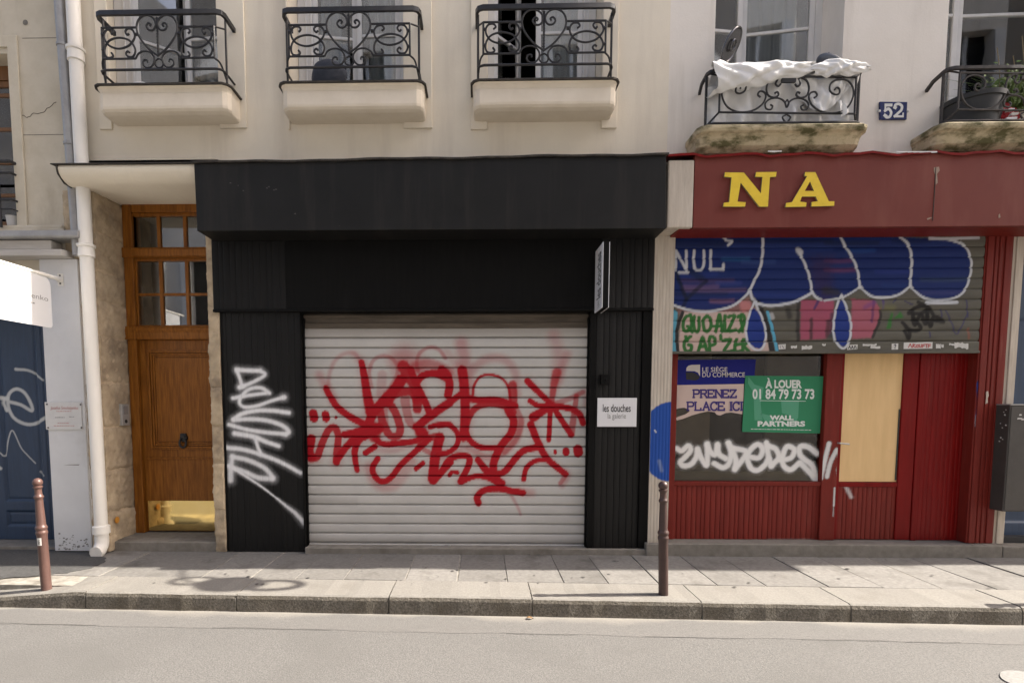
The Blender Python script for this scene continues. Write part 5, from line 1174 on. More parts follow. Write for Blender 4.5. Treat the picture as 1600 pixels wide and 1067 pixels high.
mb = MB(); mb.prism([at(x, y, RF) for x, y in ((1459,262),(1467,261),(1468,267),(1464,272),(1465,286),(1462,289),(1461,273),(1459,268))], RF-.002, RF+.002); part('bare_plaster', mb, M_TAN, FR); mb = MB()
mb.prism([at(x, y, RF) for x, y in ((1448,341.5),(1455,339.5),(1456,341),(1449,344))], RF-.002, RF+.002); mb.prism([at(x, y, RF) for x, y in ((1560,336),(1562,334),(1563,340),(1560,341))], RF-.002, RF+.002); part('bare_plaster', mb, M_TAN, FR)
# the two letters, slab serif
def slab_letter(outer, holes, name, lab):
    mb = MB(); cv = crop(1020, 230, 3.232, RF-.03)
    bm = bmesh.new(); loops = [cv(outer)]+[cv(h) for h in holes]; edges = []
    for lp in loops:
        vv = [bm.verts.new((x, RF-.022, z)) for x, z in lp]; edges += [bm.edges.new((vv[i], vv[(i+1)%len(vv)])) for i in range(len(vv))]
    r = bmesh.ops.triangle_fill(bm, use_beauty=True, use_dissolve=False, edges=edges)
    fs = [f for f in bm.faces]; e = bmesh.ops.extrude_face_region(bm, geom=fs)
    for v in [g for g in e['geom'] if isinstance(g, bmesh.types.BMVert)]: v.co.y = RF-.002
    bmesh.ops.recalc_face_normals(bm, faces=bm.faces)
    me = bpy.data.meshes.new(name); bm.to_mesh(me); bm.free(); me.materials.append(M_YELLOW); me.materials.append(M_YEDGE)
    for p in me.polygons: p.material_index = 0 if (abs(p.normal.y) > .7) else 1
    return part(name, me, None, FR, label=lab, fix=False)
slab_letter([(366,126),(462,127),(548,232),(556,150),(520,148),(524,125),(628,124),(624,148),(594,150),(584,299),(540,299),(446,178),(430,274),(472,277),(468,299),(358,299),(361,280),(388,276),(400,152),(364,148)], [], 'letter', 'yellow slab serif letter N')
slab_letter([(772,125),(824,125),(892,272),(920,272),(919,295),(804,298),(805,276),(836,272),(826,248),(756,248),(746,274),(779,278),(777,299),(673,301),(676,281),(706,276),(782,146),(770,144)], [[(797,172),(770,220),(817,220)]], 'letter', 'yellow slab serif letter A')
# shutter, half down
TY = .03
mb = MB(); tzt = AZ(1300, 371, TY)
txs0, txs1 = xb_+.004, AX(1534, 460, TY)
mb.box(xb_-.05, rx1, RF+.05, .3, tzt, rz0+.05); part('soffit', mb, M_RED, RSH)
k1, k2 = crop(1040, 360, 5.335, TY), crop(1290, 360, 5.335, TY)
BLU, WLN, PNK, DKS = (.006,.021,.125), (.55,.57,.60), (.33,.075,.125), (.03,.028,.028)
u = 1/5.335/152
def b_(cv, p, wpx, col=WLN, a=1.0, soft=.3, w2=None, curve=True): return S(cv(p), wpx*u*.5, col, a, soft, curve, w2=(w2*u*.5 if w2 else None))
ops = []
ops.append(FILL(k1([(100,560),(700,560),(720,690),(100,690)]), (.30,.13,.13), .6, .03))
ops.append(FILL(k1([(130,680),(690,680),(760,640),(830,800),(868,1040),(100,1040)]), (.52,.39,.34), .97, .01))
blue = k1([(40,40),(1500,40)])+k2([(1000,72),(1150,125),(1195,200),(1215,300),(1190,430),(1140,520),(1050,575),(900,585),(790,555),(700,465),(600,545),(480,565),(370,550),(285,475),(230,515),(130,570),(0,590)])+k1([(1290,585),(1220,515),(1130,575),(1040,610),(880,635),(770,610),(712,520),(680,540),(560,635),(400,675),(180,668),(40,610)])
ops.append(FILL(blue, BLU, .97, .012))
for yy_, x0p, x1p, a, col in ((90,60,1380,.5,(.006,.010,.035)),(125,60,480,.6,(.006,.012,.05)),(240,480,690,.5,(.02,.10,.25)),(265,640,900,.3,(.05,.10,.28)),(370,80,420,.4,(.02,.04,.22)),(420,140,560,.4,(.11,.06,.13)),(470,150,430,.5,(.16,.09,.19)),(500,160,660,.45,(.20,.12,.20)),(440,430,620,.35,(.05,.07,.28)),(530,60,500,.4,(.008,.012,.04)),(590,380,560,.5,(.25,.12,.17)),(160,820,1380,.25,(.03,.06,.25)),(540,740,1180,.2,(.03,.06,.3))): ops.append(b_(k1, [(x0p,yy_),((x0p+x1p)/2,yy_+4),(x1p,yy_-2)], 40, col, a, .8))
for yy_, x0p, x1p, a, col in ((105,0,430,.55,(.006,.012,.04)),(170,180,400,.4,(.02,.08,.3)),(90,560,860,.5,(.006,.012,.05)),(255,0,210,.35,(.22,.06,.12)),(330,0,240,.4,(.25,.07,.13)),(345,420,700,.25,(.03,.05,.3)),(410,800,1180,.35,(.05,.08,.10)),(520,780,1130,.4,(.05,.05,.16)),(460,480,660,.25,(.015,.05,.2))): ops.append(b_(k2, [(x0p,yy_),((x0p+x1p)/2,yy_+4),(x1p,yy_-2)], 40, col, a, .8))
ops.append(FILL(k1([(1200,230),(1387,220),(1387,580),(1290,580),(1230,500)]), (.035,.016,.06), .55, .06))
ops += [b_(k1, [(90,360),(130,470),(170,570)], 34, (.008,.012,.03), .8, .6), b_(k1, [(340,420),(250,500),(180,570),(140,640)], 34, (.008,.012,.03), .7, .6), b_(k1, [(210,350),(300,400)], 60, (.006,.012,.03), .6, .8)]
ops += [FILL(k1([(1125,580),(1400,580),(1400,820),(1330,905),(1120,915)]), PNK, .95, .012), FILL(k2([(-20,580),(60,590),(40,800),(-20,900)]), PNK, .95, .012), FILL(k2([(215,570),(400,580),(462,660),(440,760),(380,895),(215,905)]), (.36,.10,.14), .95, .012),
        FILL(k1([(600,590),(700,590),(730,660),(640,690)]), (.48,.19,.19), .9, .02)]
ops += [b_(k1, [(1108,600),(1100,780),(1105,910)], 34, DKS, .85, .7), b_(k1, [(1215,740),(1210,900)], 30, DKS, .75, .7), b_(k1, [(1270,590),(1240,650)], 24, (.05,.03,.12), .8, .5), b_(k1, [(1387,700),(1375,880)], 40, (.03,.03,.05), .7, .8), b_(k1, [(1020,660),(1030,720)], 50, DKS, .8, .7), b_(k1, [(920,650),(1090,640)], 40, DKS, .45, .8),
        b_(k2, [(455,670),(450,750),(390,890)], 26, DKS, .9, .5), b_(k2, [(400,590),(395,650),(385,760)], 24, (.10,.03,.12), .7, .6), b_(k2, [(480,585),(478,650)], 22, (.07,.03,.2), .7, .6), b_(k2, [(330,640),(400,600)], 46, (.14,.05,.22), .5, .8), b_(k2, [(20,760),(10,880)], 36, DKS, .7, .7), b_(k2, [(0,500),(90,520)], 70, DKS, .7, .8)]
ops += [b_(k1, [(70,690),(58,850),(70,1040)], 56, (.09,.33,.45), .95, .25), b_(k1, [(140,685),(92,840),(100,1030)], 28, DKS, 1, .25), b_(k1, [(770,600),(840,780),(882,1010)], 38, DKS, 1, .25, 44), b_(k1, [(848,680),(890,830),(925,1010)], 26, (.09,.36,.52), .95, .25), b_(k1, [(880,700),(890,730)], 36, (.5,.5,.5), .6, .6)]
GRN = (.022,.135,.028)
rows = [[(205,705),(160,730),(142,800),(165,840),(205,820),(216,760),(205,705)], [(180,800),(220,845)], [(236,720),(232,790),(246,838),(274,830),(276,725)], [(342,712),(312,750),(318,820),(345,842),(372,810),(374,745),(342,712)], [(395,800),(410,800)], [(418,842),(430,770),(446,702),(462,780),(470,842)], [(425,800),(468,795)], [(492,712),(490,838),(515,838)], [(520,722),(572,716),(524,832),(585,830)], [(600,720),(640,705),(656,745),(642,800),(610,842)], [(622,722),(640,840)],
        [(206,885),(165,915),(150,960),(166,1005),(205,1000),(212,962),(188,955)], [(165,885),(180,920)], [(268,1010),(290,940),(306,892),(326,950),(342,1010)], [(280,970),(330,965)], [(364,1015),(366,892),(405,900),(408,945),(368,962)], [(456,878),(458,905)], [(480,918),(540,912),(484,1008),(560,1004)], [(590,910),(574,960),(580,1010),(625,1005)], [(580,955),(620,948)], [(640,1010),(644,912),(680,930),(650,962),(690,1010)]]
for p in rows: ops.append(b_(k1, p, 30, GRN, .97, .3, curve=len(p) > 3))
ops += [FILL(k1([(735,650),(695,720),(672,850),(695,940),(760,985),(805,960),(832,860),(805,740)]), (.014,.035,.20), 1, .01, True), FILL(k2([(130,580),(85,680),(72,800),(90,920),(140,970),(190,920),(205,780),(180,660)]), (.014,.035,.20), 1, .01, True)]
lines = [(k1, [(808,60),(806,200),(782,330),(732,430),(706,500),(716,560),(752,592)], 28), (k1, [(60,625),(180,662),(300,675),(420,668),(560,628),(670,540),(700,490)], 26), (k1, [(760,612),(880,630),(1040,605),(1130,570),(1212,525)], 30), (k1, [(1108,178),(1150,260),(1186,350),(1206,430),(1222,515),(1250,556),(1300,580)], 26),
         (k1, [(1105,165),(1120,185)], 58), (k2, [(125,60),(160,130),(205,200),(250,290),(272,370),(284,480)], 26), (k2, [(-10,585),(130,562),(230,510),(285,472)], 22), (k2, [(290,470),(370,545),(480,562),(600,540),(692,478)], 26), (k2, [(620,55),(680,110),(704,170),(716,250),(710,350),(702,462)], 28),
         (k2, [(702,462),(790,548),(900,580),(1050,570),(1140,520),(1186,430),(1212,300),(1195,200),(1150,125),(1080,95),(1000,72)], 24), (k2, [(840,602),(960,606),(1090,600)], 34), (k2, [(865,68),(1000,72),(1270,64)], 30),
         (k1, [(737,600),(700,690),(672,800),(672,890),(700,960),(760,1000),(810,970),(834,870),(806,740),(740,600)], 22), (k2, [(130,540),(92,630),(66,780),(74,910),(140,985),(198,910),(210,780),(186,680),(135,545)], 24), (k1, [(500,85),(550,95),(520,125)], 26), (k1, [(475,60),(500,75)], 20)]
for cv, p, w_ in lines: ops.append(b_(cv, p, w_*.85, WLN, .95, .5))
for p in ([(82,330),(84,170)], [(84,172),(172,330)], [(172,330),(170,170)], [(236,170),(232,260),(248,325),(300,325),(318,260),(316,170)], [(374,168),(372,325)], [(372,325),(480,325)], [(480,325),(478,285)], [(110,352),(185,352)]): ops.append(b_(k1, p, 24, WLN, .92, .5, curve=len(p) > 2))
blk = [[(690,690),(760,640),(850,640),(800,690),(700,690)], [(720,690),(740,790),(790,700),(830,780),(850,660)], [(640,770),(700,830),(790,820),(740,740)], [(660,840),(690,900),(700,830)], [(840,700),(870,800),(900,720),(980,760),(880,745)], [(770,600),(860,650),(890,700)]]
for p in blk: ops.append(b_(k2, p, 34, (.012,.011,.011), .92, .45))
for p in ([(960,660),(965,720)], [(1000,670),(1050,780),(1085,865),(1130,800),(1180,690)], [(1170,580),(1180,720)], [(865,845),(868,890)], [(560,600),(590,575)], [(660,590),(720,620)]): ops.append(b_(k2, p, 14, (.035,.03,.11), .7, .5))
ops += [b_(k2, [(1185,820),(1190,900)], 22, (.28,.08,.05), .6, .6), FILL(k2([(500,820),(545,680),(560,690),(540,820)]), (.03,.16,.03), .9, .01), FILL(k2([(570,735),(620,680),(650,730)]), (.03,.16,.03), .9, .01), b_(k2, [(480,640),(560,650)], 60, (.20,.20,.07), .4, .9)]
tz0 = AZ(1300, 534, TY); NS = 10; pt2 = (tzt-tz0)/NS
tp = np.array([0, .03, .07, .12, .2, .32, .46, .6, .74, .88, .95])
zr0 = AZ(1300, 551, TY)
zs = np.concatenate([np.linspace(zr0+.016, tz0-.006, 12)]+[tz0+pt2*(i+tp) for i in range(NS)]+[[tzt+.02]])
xs = np.arange(txs0, txs1, .0065)
def slat2(X, Z):
    t = ((Z-tz0)/pt2)%1.0; y = TY+np.where(t < .12, .011*np.sin(np.clip(t/.12, 0, 1)*math.pi), -.007*np.sin(np.clip((t-.12)/.88, 0, 1)*math.pi)**.7)+.002*np.sin(X*2.1)
    return np.where(Z < tz0-.001, TY-.0105, y)
RSS = paint_grid('roller_shutter', xs, zs, slat2, ops, M_SHUT2, RSH)
mb = MB(); mb.box(txs0, txs1, TY-.008, TY+.025, zr0, tz0-.001); mb.box(txs0, txs1, TY-.025, TY+.03, zr0-.008, zr0+.014); BB = part('bottom_bar', mb, M_SHUT2, RSS, bevel=.003)
def bar_pts(cv): return cv
yst = TY-.0115
k1b, k2b = crop(1040, 360, 5.335, yst), crop(1290, 360, 5.335, yst)
r_ = np.random.default_rng(12)
def sticker(cv, pts, ink=None, m=None, lab=None):
    mb = MB(); mb.prism(cv(pts), yst, yst+.003); s_ = part('sticker', mb, m or M_STICK, BB, fix=True)
    if ink:
        mm, segs, w_ = ink; q = MB(); y = yst-.0006
        for p in segs: y = ribbon(q, cv(p), w_, y)
        part('lettering', q, mm, s_, fix=False)
def jag(x0, y0, x1, y1, n=5, a=6): 
    t = [(x0+(x1-x0)*i/n, y0+a*r_.standard_normal()*.5) for i in range(n+1)]; return t+[(x1-(x1-x0)*i/n, y1+a*r_.standard_normal()*.5) for i in range(n+1)]
sticker(k2b, [(182,955),(268,950),(264,990),(180,996)], (M_INK, [[(190,985),(200,962)],[(200,962),(208,985)],[(215,985),(222,962),(230,985)],[(238,985),(242,962)],[(250,962),(255,985)]], .004))
sticker(k2b, jag(310, 945, 425, 962)); sticker(k2b, jag(375, 962, 456, 984), (M_INK, [[(360,975),(372,962)]], .004))
sticker(k2b, [(552,944),(606,942),(604,992),(550,994)], (M_INK, [[(572,955),(582,950),(586,962),(578,972)],[(578,982),(579,985)]], .004))
sticker(k2b, [(652,935),(892,930),(890,985),(650,988)], (M_REDINK, [[(690,975),(705,945),(718,975)],[(725,975),(728,948),(745,952),(728,962),(748,975)],[(758,955),(752,972),(770,975),(772,952),(758,955)],[(782,950),(782,972),(798,972),(798,950)],[(808,975),(808,952),(825,950)],[(808,962),(822,962)],[(832,950),(850,948)],[(841,950),(840,976)],[(856,975),(858,950),(875,950)],[(858,962),(872,962)]], .0042))
sticker(k2b, jag(920, 948, 960, 984)); sticker(k2b, jag(965, 950, 985, 975)); sticker(k2b, jag(1075, 935, 1190, 980, 9, 12)); sticker(k2b, jag(1030, 945, 1075, 958))
sticker(k1b, [(940,952),(1002,946),(1000,988),(944,992)], (M_GREYINK, [[(955,960),(955,980)],[(970,960),(985,980)]], .004)); sticker(k1b, jag(1045, 960, 1095, 982)); sticker(k1b, jag(1135, 962, 1222, 992, 7, 10)); sticker(k1b, jag(1305, 945, 1335, 960))
# timber front below the shutter
NY = .15
zst = .128; zs1 = AZ(1300, 549, NY)+.12
gx0, gx1 = AX(1056, 650, NY), AX(1286, 650, NY); gz1, gz0 = zr0+.2, AZ(1170, 752, NY)
fl = txs0-.02; fr = AX(1515, 700, NY)
mb = MB()
mb.box(fl, gx0, NY-.02, NY+.08, zst, zs1); mb.box(gx1, AX(1313, 650, NY)-.02, NY-.025, NY+.08, zst+.001, zs1); mb.box(gx0, gx1, NY-.018, NY+.08, gz0-.045, gz0)
FRM = part('window_frame', mb, M_RED, RSH, bevel=.006)
grooved(fl, AX(1290, 800, NY), zst+.002, gz0-.046, NY-.004, .050, .007, .02, [S([at(1200, 842, NY), at(1270, 842, NY)], .012, (.3,.28,.25), .5, .9, False)], M_RED, RSH, 'boarding', zstep=.02)
mb = MB(); mb.box(gx0-.01, gx1+.01, NY+.03, NY+.036, gz0-.01, zs1); PANE = part('window_pane', mb, M_GLASSD, RSH)
mb = MB(); mb.box(fl-.1, fr+.4, NY+1.3, NY+1.35, 0, 3.6); mb.box(fl-.1, fr+.4, NY+.1, NY+1.3, gz0-.28, gz0-.24); mb.box(fl-.1, fr+.4, NY+.1, NY+1.3, 3.3, 3.35); mb.box(fl-.12, fl-.1, NY+.1, NY+1.3, 0, 3.3)
part('shop_interior', mb, M_DARK, RSH)
mb = MB(); mb.box(gx0-.1, gx0+.44, NY+.22, NY+.26, gz0-.2, 3.0); mb.box(gx1-.62, gx1+.2, NY+.30, NY+.34, 2.25, 3.2); mb.box(gx1-.35, gx1+.2, NY+.45, NY+.50, gz0-.2, 2.2); part('partition', mb, M_SHOPP, RSH)
mb = MB(); mb.box(gx0-.05, gx1+.1, NY+.06, NY+.09, gz0-.22, gz0+.10); mb.box(gx0-.05, gx1-.4, NY+.10, NY+.14, gz0-.22, gz0+.165); part('counter', mb, M_SHOPP, RSH)
# tag sprayed across the glass and on to the frame
YT = NY+.0285
cvt = crop(1040, 660, 5.333, YT); ut = .5/5.333/149
GT = [[(92,215),(135,235),(188,192),(208,232),(160,290),(122,330),(152,360),(212,346),(252,292),(266,222)], [(266,222),(300,300),(342,355),(348,260),(346,180)], [(346,182),(375,245),(415,265),(432,185)], [(432,185),(445,260),(500,300)], [(525,170),(545,260),(525,345),(475,375),(405,340)], [(522,172),(560,240),(585,310),(578,388)], [(575,388),(640,310),(668,240),(570,215)], [(695,285),(780,292),(808,220),(765,182),(705,230),(682,300),(712,380),(772,395),(832,345),(855,300)], [(840,168),(855,270),(882,362)], [(880,360),(940,292),(918,222),(858,195)], [(960,315),(1048,290),(1070,222),(1010,202),(976,285),(985,360),(1042,392),(1110,340)], [(1262,258),(1190,205),(1122,200),(1118,262),(1155,305),(1222,360),(1252,470)], [(1122,335),(1195,410),(1250,475)]]
ops = [S(cvt(p), 66*ut, (.74,.73,.71), .40, .98) for p in GT]+[S(cvt(p), 46*ut, (.80,.79,.77), .97, .55) for p in GT]
x0t, x1t = AX(1045, 700, YT), AX(1284, 700, YT)
paint_grid('sprayed_tag', np.arange(gx0+.002, gx1-.002, .006), np.arange(gz0+.002, AZ(1150, 680, YT), .006), lambda X, Z: YT, ops, M_FILM, PANE, cut=.02)
YF = NY-.0268
cvf = crop(1040, 660, 5.333, YF)
ops = [S(cvf(p), w_*ut, (.66,.65,.64), a, .6) for p, w_, a in (([(1362,175),(1335,280),(1312,380),(1292,465)], 42, .95), ([(1425,228),(1375,330),(1345,450)], 40, .9), ([(1440,245),(1452,330),(1435,400)], 34, .55), ([(1430,420),(1440,470)], 20, .5), ([(1408,545),(1402,690)], 18, .8), ([(1400,690),(1396,780)], 14, .4))]
paint_grid('sprayed_tag', np.arange(gx1+.003, AX(1313, 650, NY)-.022, .006), np.arange(AZ(1300, 810, YF), AZ(1300, 685, YF), .006), lambda X, Z: YF, ops, M_FILM, FRM, cut=.02)
# door with a boarded pane, side panel
d0, d1 = AX(1313, 650, NY)-.018, AX(1440, 650, NY)
db0, db1 = at(1320, 553, NY), at(1407, 752, NY); bxa, bxb = AX(1315, 652, NY), AX(1407, 652, NY)
bz0_ = AZ(1360, 753, NY)
mb = MB(); mb.box(d0, bxa, NY-.012, NY+.05, zst+.006, zs1); mb.box(bxb, d1-.06, NY-.012, NY+.05, zst+.006, zs1); mb.box(bxa, bxb, NY-.011, NY+.05, bz0_-.05, bz0_)
mb.box(d1-.055, d1+.0, NY-.02, NY+.08, zst, zs1)
RD_ = part('shop_door', mb, M_REDG, RSH, bevel=.006)
grooved(bxa-.0, bxb, zst+.008, bz0_-.051, NY-.002, .050, .007, .02, [S(crop(1040,660,5.333,NY)(p), w_*ut, (.62,.6,.6), a, .8) for p, w_, a in (([(1490,515),(1515,560),(1545,620)], 34, .8), ([(1480,512),(1540,512)], 20, .6))], M_RED, RD_, 'boarding', zstep=.012)
mb = MB(); mb.box(bxa+.003, bxb-.003, NY+.004, NY+.02, bz0_+.004, zs1); part('plywood_board', mb, M_PLY, RD_)
mb = MB(); mb.box(bxb-.020, bxb-.008, NY-.002, NY+.0035, bz0_+.02, bz0_+.75); part('dark_gap', mb, M_INK, RD_)
c = at(1311, 692, NY-.03); mb = MB(); mb.tube([(c[0]-.01, NY-.012, c[1]), (c[0]-.01, NY-.05, c[1]), (c[0]+.09, NY-.05, c[1]-.01)], .008, 8); part('handle', mb, M_STEEL, RD_, smooth=True)
grooved(d1+.002, fr, zst+.004, zs1, NY-.008, .052, .0035, .03, [], M_REDG, RSH, 'side_panel', zstep=.25)
mb = MB(); mb.box(fr-.003, fr+.1, NY+.03, NY+.1, zst, zs1); mb.box(fl, fr, NY+.0815, NY+.1, zst+.01, gz0-.06); part('backing', mb, M_INK, RSH)
mb = MB(); pa = (AX(1540, 372, .03)+AX(1510, 845, .03))/2; pb = (AX(1584, 372, .03)+AX(1552, 845, .03))/2
mb.box(pa, pb, .03, .3, zst+.002, rz0+.1)
ww = (pb-pa)
for f, h in ((.06,.010),(.34,.008),(.50,.008),(.70,.010)): mb.box(pa+ww*f, pa+ww*(f+(.22 if f in (.06,.70) else .10)), .03-h, .0295, zst+.003, tzt)
RP = part('pilaster', mb, M_RED, RSH, bevel=.004)
ypp = .0115
mb = MB(); mb.prism([at(x, y, ypp) for x, y in ((1542,612),(1545,611),(1546,618),(1544,622),(1544.5,629),(1541,631),(1542,621))], ypp+.0060, .0225); part('sticker', mb, M_PALE, RP)
ops = [S([at(1530,600,.03), at(1531,625,.03), at(1527,650,.03)], .035, (.006,.035,.22), .95, .5, w2=.02), S([at(1527,650,.03), at(1526,665,.03)], .02, (.45,.55,.65), .7, .8)]
paint_grid('sprayed_mark', np.arange(pa, pa+ww*.095, .005), np.arange(AZ(1530, 680, .03), AZ(1530, 580, .03), .006), lambda X, Z: .0285, ops, M_FILM, RP, cut=.02)
mb = MB(); n = 30; xs_ = AX(1010, 850, -.05); xe_ = rx1
mb.box(xs_, AX(1567, 855, -.05), -.05, .5, -.02, zst); mb.box(AX(1567, 855, -.05)+.006, xe_+2, -.05, .5, -.02, zst-.012); part('step', mb, M_STEP, RSH, bevel=.010)

# posters
YP = NY+.0255
cvq = crop(1010, 540, 3.1375, YP)
mb = MB(); mb.prism(cvq([(145,70),(537,67),(530,140),(535,152),(485,149),(478,187),(145,193)]), YP, YP+.002)
PB = thing('blue_poster', 'torn blue and pink poster reading PRENEZ PLACE ICI on the glass', 'poster', (cvq([(330,200)])[0][0], YP, cvq([(330,350)])[0][1]))
part('header', mb, M_PBLUE, PB)
mb = MB(); mb.prism(cvq([(145,193.5),(478,187.5),(476,250),(470,336),(440,331),(415,327),(388,330),(362,342),(345,338),(335,326),(300,322),(262,330),(222,342),(180,358),(150,366),(142,354),(165,345),(192,336),(212,322),(208,312),(185,304),(160,306),(142,312)]), YP+.0003, YP+.002); part('sheet', mb, M_PPINK, PB)
part('lettering', text_on('LE SIÈGE', cq(cvq, 274, 100, 397, 129), YP-.0006, M_PINK_W, bold=.008), None, PB, fix=False)
part('lettering', text_on('DU COMMERCE', cq(cvq, 274, 131, 483, 154), YP-.0006, M_PINK_W, bold=.008), None, PB, fix=False)
mb = MB(); mb.prism(cvq([(195,124),(197,108),(206,98),(222,94),(263,93),(263,150),(252,132),(236,125)]), YP-.0008, YP-.0001); part('emblem', mb, M_PINK_W, PB)
mb = MB(); mb.prism(cvq([(193,130),(225,130),(243,137),(262,152),(256,164),(240,171),(195,166)]), YP-.0008, YP-.0001); part('emblem', mb, M_PBLK, PB)
def slab_word(word, x0, x1, y0, y1, wst):      # stroke-built slab serif capitals
    GL = {'P': ([[(0,0),(0,1)],[(0,1),(.62,.98),(.78,.75),(.62,.5),(0,.47)]], [(0,0),(0,1)]), 'R': ([[(0,0),(0,1)],[(0,1),(.6,.98),(.74,.76),(.6,.53),(0,.5)],[(.4,.5),(.85,0)]], [(0,0),(0,1),(.85,0)]),
          'E': ([[(0,0),(0,1)],[(0,1),(.75,1)],[(0,.5),(.55,.5)],[(0,0),(.78,0)],[(.75,1),(.75,.82)],[(.78,0),(.78,.2)]], [(0,0),(0,1)]), 'N': ([[(0,0),(0,1)],[(0,1),(.85,0)],[(.85,0),(.85,1)]], [(0,0),(0,1),(.85,1)]),
          'Z': ([[(0,1),(.8,1)],[(.8,1),(0,0)],[(0,0),(.82,0)],[(0,1),(0,.8)],[(.82,0),(.82,.2)]], []), 'L': ([[(0,0),(0,1)],[(0,0),(.72,0)],[(.72,0),(.72,.22)]], [(0,0),(0,1)]),
          'A': ([[(0,0),(.42,1)],[(.42,1),(.84,0)],[(.17,.36),(.67,.36)]], [(0,0),(.84,0)]), 'C': ([[(.78,.8),(.6,.98),(.3,.98),(.06,.75),(0,.5),(.06,.22),(.3,.01),(.62,.02),(.8,.2)],[(.78,.78),(.78,1)]], []), 'I': ([[(.1,0),(.1,1)]], [(.1,0),(.1,1)])}
    adv = {'I': .38, ' ': .55}; tot = sum(adv.get(c, 1.05) for c in word)-.2; mb = MB(); y = YP-.0007; cx = 0
    for ch in word:
        if ch != ' ':
            st, sf = GL[ch]; mp = lambda p: (x0+(x1-x0)*(cx+p[0])/tot, y1+(y0-y1)*p[1])
            for s_ in st: y = ribbon(mb, cvq([mp(p) for p in (spline(s_, 4) if len(s_) > 2 else s_)]), wst, y)
            for p in sf: y = ribbon(mb, cvq([mp((p[0]-.13, p[1])), mp((p[0]+.13, p[1]))]), wst*.75, y)
        cx += adv.get(ch, 1.05)
    return mb
part('lettering', slab_word('PRENEZ', 232, 440, 217, 254, .0085), M_PNAVY, PB, fix=False)
part('lettering', slab_word('PLACE ICI', 203, 468, 277, 316, .0085), M_PNAVY, PB, fix=False)
YG = NY+.0205
cvg = crop(1010, 540, 3.1375, YG)
PG = thing('green_poster', 'green to-let poster reading À LOUER with a phone number, on the glass', 'poster', (cvg([(660,300)])[0][0], YG, cvg([(660,430)])[0][1]))
mb = MB(); mb.prism(cvg([(485,147),(868,150),(851,430),(469,422)]), YG, YG+.003); SHT = part('sheet', mb, M_GREEN, PG)
mb = MB(); mb.prism(cvg([(500,152),(530,190),(575,205),(560,285),(570,365),(530,365),(525,230),(498,185)]), YG-.0005, YG); mb.prism(cvg([(660,268),(748,268),(744,350),(730,385),(700,340),(664,330)]), YG-.0005, YG); mb.prism(cvg([(560,330),(615,345),(640,385),(590,390)]), YG-.0005, YG); part('pale_shape', mb, M_GREEN2, SHT)
for t, q, bo in (('À LOUER', (583, 158, 762, 209), .042), ('01 84 79 73 73', (520, 212, 823, 263), .03), ('WALL', (604, 341, 721, 365), .055), ('PARTNERS', (545, 369, 778, 396), .05)):
    part('lettering', text_on(t, cq(cvg, *q), YG-.0010, M_GREENW, bold=bo), None, SHT, fix=False)
mb = MB(); ribbon(mb, cvg([(556,269),(780,272)]), .0022, YG-.0009); part('rule', mb, M_GREENW, SHT, fix=False)
mb = MB(); r_ = np.random.default_rng(7); x = 512
while x < 805:
    L = 4+14*r_.random(); a_, b2_ = cvg([(x, 408+(x-512)*.018), (x+L, 408+(x+L-512)*.018)]); mb.quad((a_[0],YG-.0008,a_[1]-.003),(b2_[0],YG-.0008,b2_[1]-.003),(b2_[0],YG-.0008,b2_[1]+.003),(a_[0],YG-.0008,a_[1]+.003)); x += L+4
part('small_print', mb, M_GREENW, SHT, fix=False)

# ------------------------------------------------------------------ next shop on the right and the cabinet
NX = thing('blue_shopfront', 'navy panelled shopfront with a narrow cream post at the right edge', 'shopfront', (AX(1600, 700, .2), .2, 0))
pxa = pb+.012; pxb = pxa+.115
mb = MB(); mb.box(pxa, pxb, .05, .3, zst-.01, rz0+.1); mb.box(pxa+.03, pxa+.07, .038, .0495, zst-.008, tzt); part('post', mb, M_PALE, NX, bevel=.006)
nbx = pxb+.004
xs = np.arange(nbx, nbx+1.3, .012); zs = np.arange(zst-.01, tzt+.1, .012)
def nb(X, Z):
    rx = X-nbx; y = np.full(X.shape, .20)
    for a, b in ((.08, .5), (.6, 1.1)):
        for c_, d in ((.3, 1.0), (1.12, 2.4)):
            e = np.minimum.reduce([rx-a, b-rx, Z-c_, d-Z]); y = np.where(e > 0, .20+np.clip(e, 0, .025)*.8, y)
    return y
paint_grid('panelling', xs, zs, nb, [], M_BLUEDOOR, NX)
mb = MB(); zo = AZ(1598, 677, .19); mb.box(nbx, nbx+.3, .19, .1995, zo-.008, zo+.008); part('copper_strip', mb, M_RUST, NX)
mb = MB(); mb.box(nbx, nbx+1.3, .10, .22, zst-.012, zst+.05); part('bottom_rail', mb, M_INK, NX)
cf = -.12
ca, cb = AX(1573, 710, cf), AX(1573, 710, cf)+.235
ct, cbm = AZ(1590, 633, cf), AZ(1580, 799, cf)
mb = MB(); mb.box(ca, cb, cf, .028, cbm, ct); mb.box(ca+.02, cb-.02, .028, .049, cbm+.1, ct-.1)
CB = solo('meter_cabinet', mb, M_CAB, 'dark grey metal wall cabinet beside the red pilaster at the right edge', 'cabinet', bevel=.006)
mb = MB(); mb.box(ca+.012, cb-.012, cf-.004, cf-.0003, cbm+.012, ct-.012); part('cabinet_door', mb, M_CAB, CB, bevel=.002)
mb = MB(); mb.box(ca-.004, cb+.004, cf-.008, .0275, ct+.0005, ct+.012); part('cabinet_lid', mb, M_ZINC, CB)
mb = MB(); r_ = np.random.default_rng(2)
for k in range(9): 
    y, z = cf+.02+.1*r_.random(), ct-.04-.55*r_.random()**1.5*.6; s_ = .004+.005*r_.random(); mb.prismx([(y-s_,z-s_),(y+s_,z-s_*.5),(y+s_*.6,z+s_),(y-s_*.8,z+s_*.7)], ca-.002, ca+.002)
zq = ct-.13
